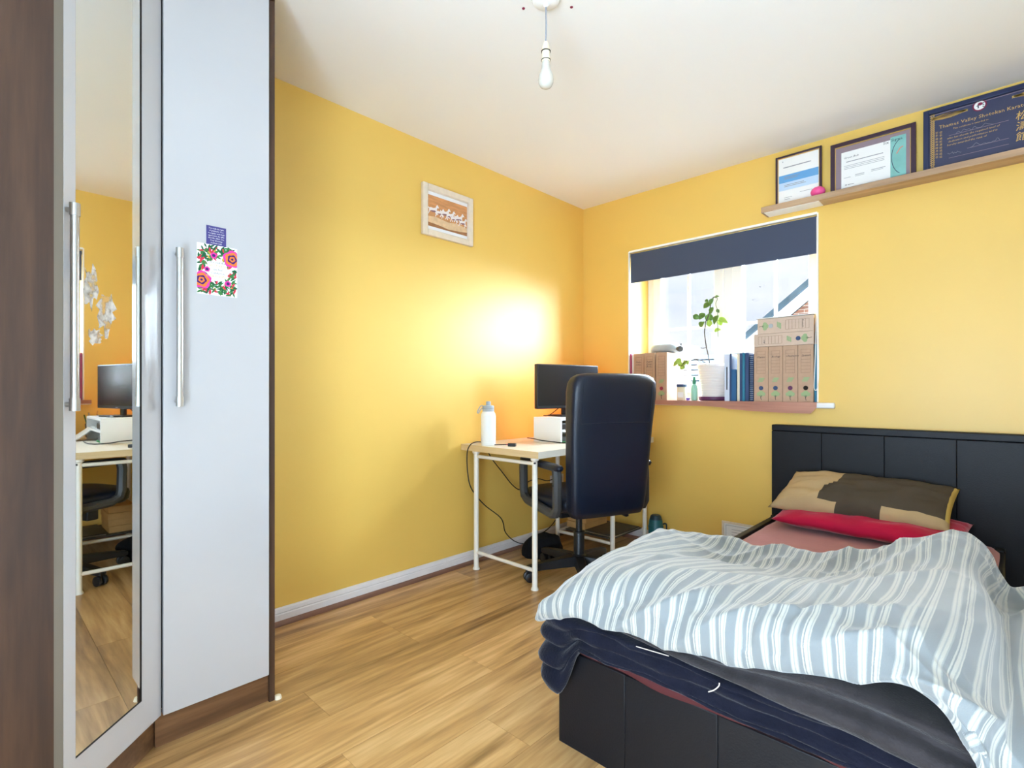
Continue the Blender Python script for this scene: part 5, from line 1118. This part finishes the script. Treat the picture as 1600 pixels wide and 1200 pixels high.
# ---- folded blankets hanging over the foot of the bed
def sweep_blanket(path, profiles, name, m, label, nS=120, nP=40, amp=0.006, seed=0, parent=None):
    """path: plan points with outward normals by turning right of travel; profiles: (arc position, [(out, z)...])"""
    pp_ = spline([Vector((a, b_, 0)) for a, b_ in path], 24); ln = [0]
    for i in range(1, len(pp_)): ln.append(ln[-1] + (pp_[i] - pp_[i - 1]).length)
    tot = ln[-1]; rows, uvs = [], []
    ks = [p[0] for p in profiles]
    for i in range(nS + 1):
        s_ = i / nS; d_ = s_ * tot; k = 0
        while k < len(ln) - 2 and ln[k + 1] < d_: k += 1
        f_ = (d_ - ln[k]) / max(1e-9, ln[k + 1] - ln[k]); c = pp_[k].lerp(pp_[k + 1], f_)
        tg = (pp_[min(k + 2, len(pp_) - 1)] - pp_[max(k - 1, 0)]).normalized(); on_ = Vector((tg.y, -tg.x, 0))
        q_ = 0
        while q_ < len(ks) - 2 and ks[q_ + 1] < s_: q_ += 1
        g_ = min(1, max(0, (s_ - ks[q_]) / (ks[q_ + 1] - ks[q_]))); g_ = g_ * g_ * (3 - 2 * g_)
        prof = [Vector((a[0], a[1], 0)).lerp(Vector((b_[0], b_[1], 0)), g_) for a, b_ in zip(profiles[q_][1], profiles[q_ + 1][1])]
        pr = spline(prof, max(2, nP // (len(prof) - 1)))
        row_ = []
        for j, p in enumerate(pr):
            w_ = c + on_ * p.x + Vector((0, 0, p.y)); nz_ = noise.noise(Vector((d_ * 7 + seed, p.y * 26, j * 0.05))); n2 = noise.noise(Vector((d_ * 20 + seed, p.y * 40, 4)))
            env = min(1, j / 5)
            row_.append(w_ + on_ * (amp * 1.3 * nz_ + amp * 0.5 * n2) * env + Vector((0, 0, amp * 0.8 * noise.noise(Vector((d_ * 9 + seed, 1.3, j * 0.15))) * env)))
        rows.append(row_)
    o = B().grid(rows).build(name, m, parent, smooth=True, angle=3, label=label, cat='blanket' if label else None)
    sd = o.modifiers.new('thickness', 'SOLIDIFY'); sd.thickness = 0.006; sd.offset = -1
    return o
# travel from the left side round the corner and along the foot: outward is to the right of travel
npath = [(1.350, -1.60), (1.342, -1.80), (1.336, -1.95), (1.342, -2.030), (1.375, -2.052), (1.45, -2.055), (1.60, -2.058), (1.80, -2.060), (2.0, -2.062), (2.2, -2.064), (2.33, -2.064)]
pL = [(-0.30, 0.400), (-0.06, 0.398), (0.006, 0.390), (0.016, 0.372), (0.004, 0.352), (0.020, 0.340), (0.024, 0.318), (0.008, 0.300), (0.020, 0.288), (0.026, 0.262), (0.006, 0.244), (0.018, 0.232), (0.020, 0.206), (0.004, 0.190)]
pM = [(-0.30, 0.400), (-0.06, 0.398), (0.000, 0.392), (0.010, 0.382), (0.006, 0.374), (0.012, 0.366), (0.016, 0.356), (0.008, 0.348), (0.012, 0.340), (0.018, 0.330), (0.012, 0.322), (0.014, 0.322), (0.014, 0.316), (0.002, 0.310)]
pC = [(o_ + 0.004, z_ if k < 3 else z_ - 0.02 * (k - 3) / 10) for k, (o_, z_) in enumerate(pL)]
sweep_blanket(npath, [(0.0, pL), (0.25, pL), (0.30, pC), (0.35, pC), (0.405, pM), (0.7, pM), (1.0, pM)], 'navy_blanket', 'navy_fleece', 'folded navy fleece blanket hanging over the foot of the bed', seed=1, amp=0.011)
gpath = [(1.46, -2.036), (1.60, -2.058), (1.80, -2.070), (2.0, -2.074), (2.15, -2.075), (2.33, -2.073)]
def gprof(zt, zb, o_):
    d_ = zt - zb
    return [(-0.28, zt + 0.004), (-0.05, zt + 0.003), (0.3 * o_, zt - 0.02 * d_), (0.9 * o_, zt - 0.14 * d_), (0.15 * o_, zt - 0.40 * d_), (1.25 * o_, zt - 0.55 * d_), (1.1 * o_, zt - 0.85 * d_), (0.0, zb)]
gb = sweep_blanket(gpath, [(0.0, gprof(0.412, 0.406, 0.004)), (0.24, gprof(0.428, 0.408, 0.012)), (0.43, gprof(0.436, 0.396, 0.018)), (0.72, gprof(0.472, 0.382, 0.022)), (1.0, gprof(0.445, 0.360, 0.022))], 'grey_blanket', 'grey_fleece', 'folded grey fleece blanket between the duvet and the navy one', seed=5, amp=0.005)
# pale threads and a label on the navy blanket
e1 = at_y(1115, 1066, -2.082); 
B().tube(spline([at_y(1107, 1081, -2.085), at_y(1116, 1078, -2.087), at_y(1123, 1072, -2.087), at_y(1124, 1067, -2.085)], 5), 0.0014, 6).build('loose_thread', 'thread', smooth=True, label='curled pale loose thread on the navy blanket', cat='thread')
B().tube([at_y(994, 1010, -2.082), at_y(1045, 1025, -2.082)], 0.0012, 5).build('loose_thread', 'thread', smooth=True, label='straight pale thread along a fold of the navy blanket', cat='thread')

# ---- duvet: control rows from the far hem to the tuck under the front edge
ROWS = [
 #  y, [z for each column]
 (-1.085, [0.352, 0.350, 0.350, 0.350, 0.350, 0.350, 0.352, 0.360, 0.370, 0.38, 0.375, 0.4, 0.42, 0.3, 0.03]),
 (-1.090, [0.380, 0.405, 0.415, 0.412, 0.412, 0.430, 0.455, 0.500, 0.545, 0.53, 0.44, 0.45, 0.46, 0.32, 0.03]),
 (-1.125, [0.395, 0.440, 0.440, 0.432, 0.432, 0.455, 0.485, 0.545, 0.588, 0.56, 0.44, 0.49, 0.5, 0.33, 0.03]),
 (-1.190, [0.405, 0.470, 0.440, 0.412, 0.415, 0.436, 0.470, 0.540, 0.590, 0.555, 0.445, 0.5, 0.51, 0.33, 0.03]),
 (-1.280, [0.410, 0.485, 0.445, 0.402, 0.405, 0.425, 0.455, 0.535, 0.580, 0.55, 0.45, 0.51, 0.51, 0.33, 0.03]),
 (-1.420, [0.410, 0.488, 0.468, 0.438, 0.432, 0.440, 0.470, 0.535, 0.570, 0.545, 0.455, 0.51, 0.5, 0.33, 0.03]),
 (-1.620, [0.405, 0.485, 0.495, 0.488, 0.482, 0.490, 0.515, 0.555, 0.575, 0.545, 0.46, 0.51, 0.49, 0.32, 0.03]),
 (-1.850, [0.400, 0.475, 0.510, 0.522, 0.526, 0.538, 0.555, 0.580, 0.585, 0.545, 0.465, 0.5, 0.48, 0.31, 0.03]),
 (-1.990, [0.395, 0.462, 0.506, 0.528, 0.540, 0.558, 0.572, 0.594, 0.592, 0.54, 0.475, 0.49, 0.46, 0.3, 0.03]),
 (-2.055, [0.390, 0.445, 0.484, 0.510, 0.524, 0.545, 0.562, 0.585, 0.582, 0.53, 0.455, 0.44, 0.4, 0.27, 0.03]),
 (-2.090, [0.380, 0.418, 0.452, 0.476, 0.488, 0.508, 0.526, 0.555, 0.555, 0.505, 0.41, 0.36, 0.32, 0.22, 0.03]),
 (-2.092, [0.366, 0.378, 0.408, 0.420, 0.428, 0.440, 0.456, 0.494, 0.518, 0.478, 0.35, 0.24, 0.2, 0.14, 0.03]),
 (-2.060, [0.360, 0.366, 0.398, 0.408, 0.414, 0.426, 0.444, 0.484, 0.505, 0.46, 0.3, 0.17, 0.13, 0.1, 0.03]),
 (-1.960, [0.370, 0.380, 0.416, 0.426, 0.434, 0.448, 0.470, 0.500, 0.510, 0.46, 0.3, 0.17, 0.13, 0.1, 0.03]),
]
CX = [1.338, 1.366, 1.440, 1.560, 1.700, 1.840, 1.970, 2.100, 2.200, 2.275, 2.325, 2.400, 2.480, 2.560, 2.600]
ctrl = []
for r_i, (yy, zs) in enumerate(ROWS):
    row_ = []
    for c_i, (xx, zz) in enumerate(zip(CX, zs)):
        y2 = yy; x2 = xx
        if c_i <= 1 and r_i <= 4: y2 = yy - 0.17 * (2 - c_i) / 2          # left hem starts nearer the foot
        if c_i >= 8 and r_i >= 8: y2 = yy - 0.024 * min(c_i - 7, 3.5)             # flap swings out past the foot
        if c_i == 0: x2 = xx + (0.012 if r_i in (0, 12, 13) else 0.0)
        row_.append(Vector((x2, y2, zz)))
    ctrl.append(row_)
UPS = 16
wide = [spline(r_, UPS) for r_ in ctrl]
cols = [spline([wide[i][j] for i in range(len(wide))], UPS) for j in range(len(wide[0]))]
NR, NC = len(cols[0]), len(cols)
P_ = [[cols[j][i].copy() for j in range(NC)] for i in range(NR)]
# arc-length coordinates for the stripes: u across the bed, v along
us = [0.0]
ref = NR * 7 // 13
for j in range(1, NC): us.append(us[-1] + (P_[ref][j] - P_[ref][j - 1]).length)
UV = [[(us[j] + 0.004 * noise.noise(Vector((us[j] * 6, i * 0.03, 0))), i * 0.01) for j in range(NC)] for i in range(NR)]
def ridge(p, k): return 1 - abs(noise.noise(p) * 2) ** k
Q_ = [[None] * NC for _ in range(NR)]
for i in range(NR):
    for j in range(NC):
        a = P_[min(i + 1, NR - 1)][j] - P_[max(i - 1, 0)][j]; b_ = P_[i][min(j + 1, NC - 1)] - P_[i][max(j - 1, 0)]
        n_ = b_.cross(a)
        n_ = -n_.normalized() if n_.length > 1e-9 else Vector((0, 0, 1))
        p = P_[i][j]; u_, v_ = us[j], i / NR * 1.25
        env = min(1, i / (UPS * 1.5)) * min(1, (NR - i) / (UPS * 3)) * min(1, j / UPS) * min(1, (NC - 1 - j) / UPS)
        h_ = 0.020 * noise.noise(Vector((u_ * 3.2, v_ * 3.6, 2.0)))
        h_ += 0.022 * (ridge(Vector((u_ * 5.5 + v_ * 4.0, v_ * 2.2 - u_ * 1.5, 7.0)), 0.8) - 0.55)
        h_ += 0.006 * (ridge(Vector((u_ * 13 - v_ * 4.0, v_ * 5.0, 11.0)), 0.8) - 0.55)
        h_ += 0.0018 * noise.noise(Vector((u_ * 34, v_ * 22, 1.0)))
        for su in (0.34, 0.62, 0.73):                        # stitched channels pull the cover in
            d_ = (u_ - su - 0.05 * math.sin(v_ * 3.2 + su * 9)); h_ -= 0.010 * math.exp(-(d_ / 0.010) ** 2) * (1 if 0.5 < v_ < 1.0 else 0.2)
        Q_[i][j] = p + n_ * h_ * env
dv = B(); dv.grid(Q_, uvs=UV)
dvo = dv.build('duvet', 'stripe', recalc=False, flip=True, smooth=True, angle=3, label='rumpled blue-grey and cream striped duvet thrown over the bed', cat='duvet')
sd = dvo.modifiers.new('thickness', 'SOLIDIFY'); sd.thickness = 0.010; sd.offset = -1
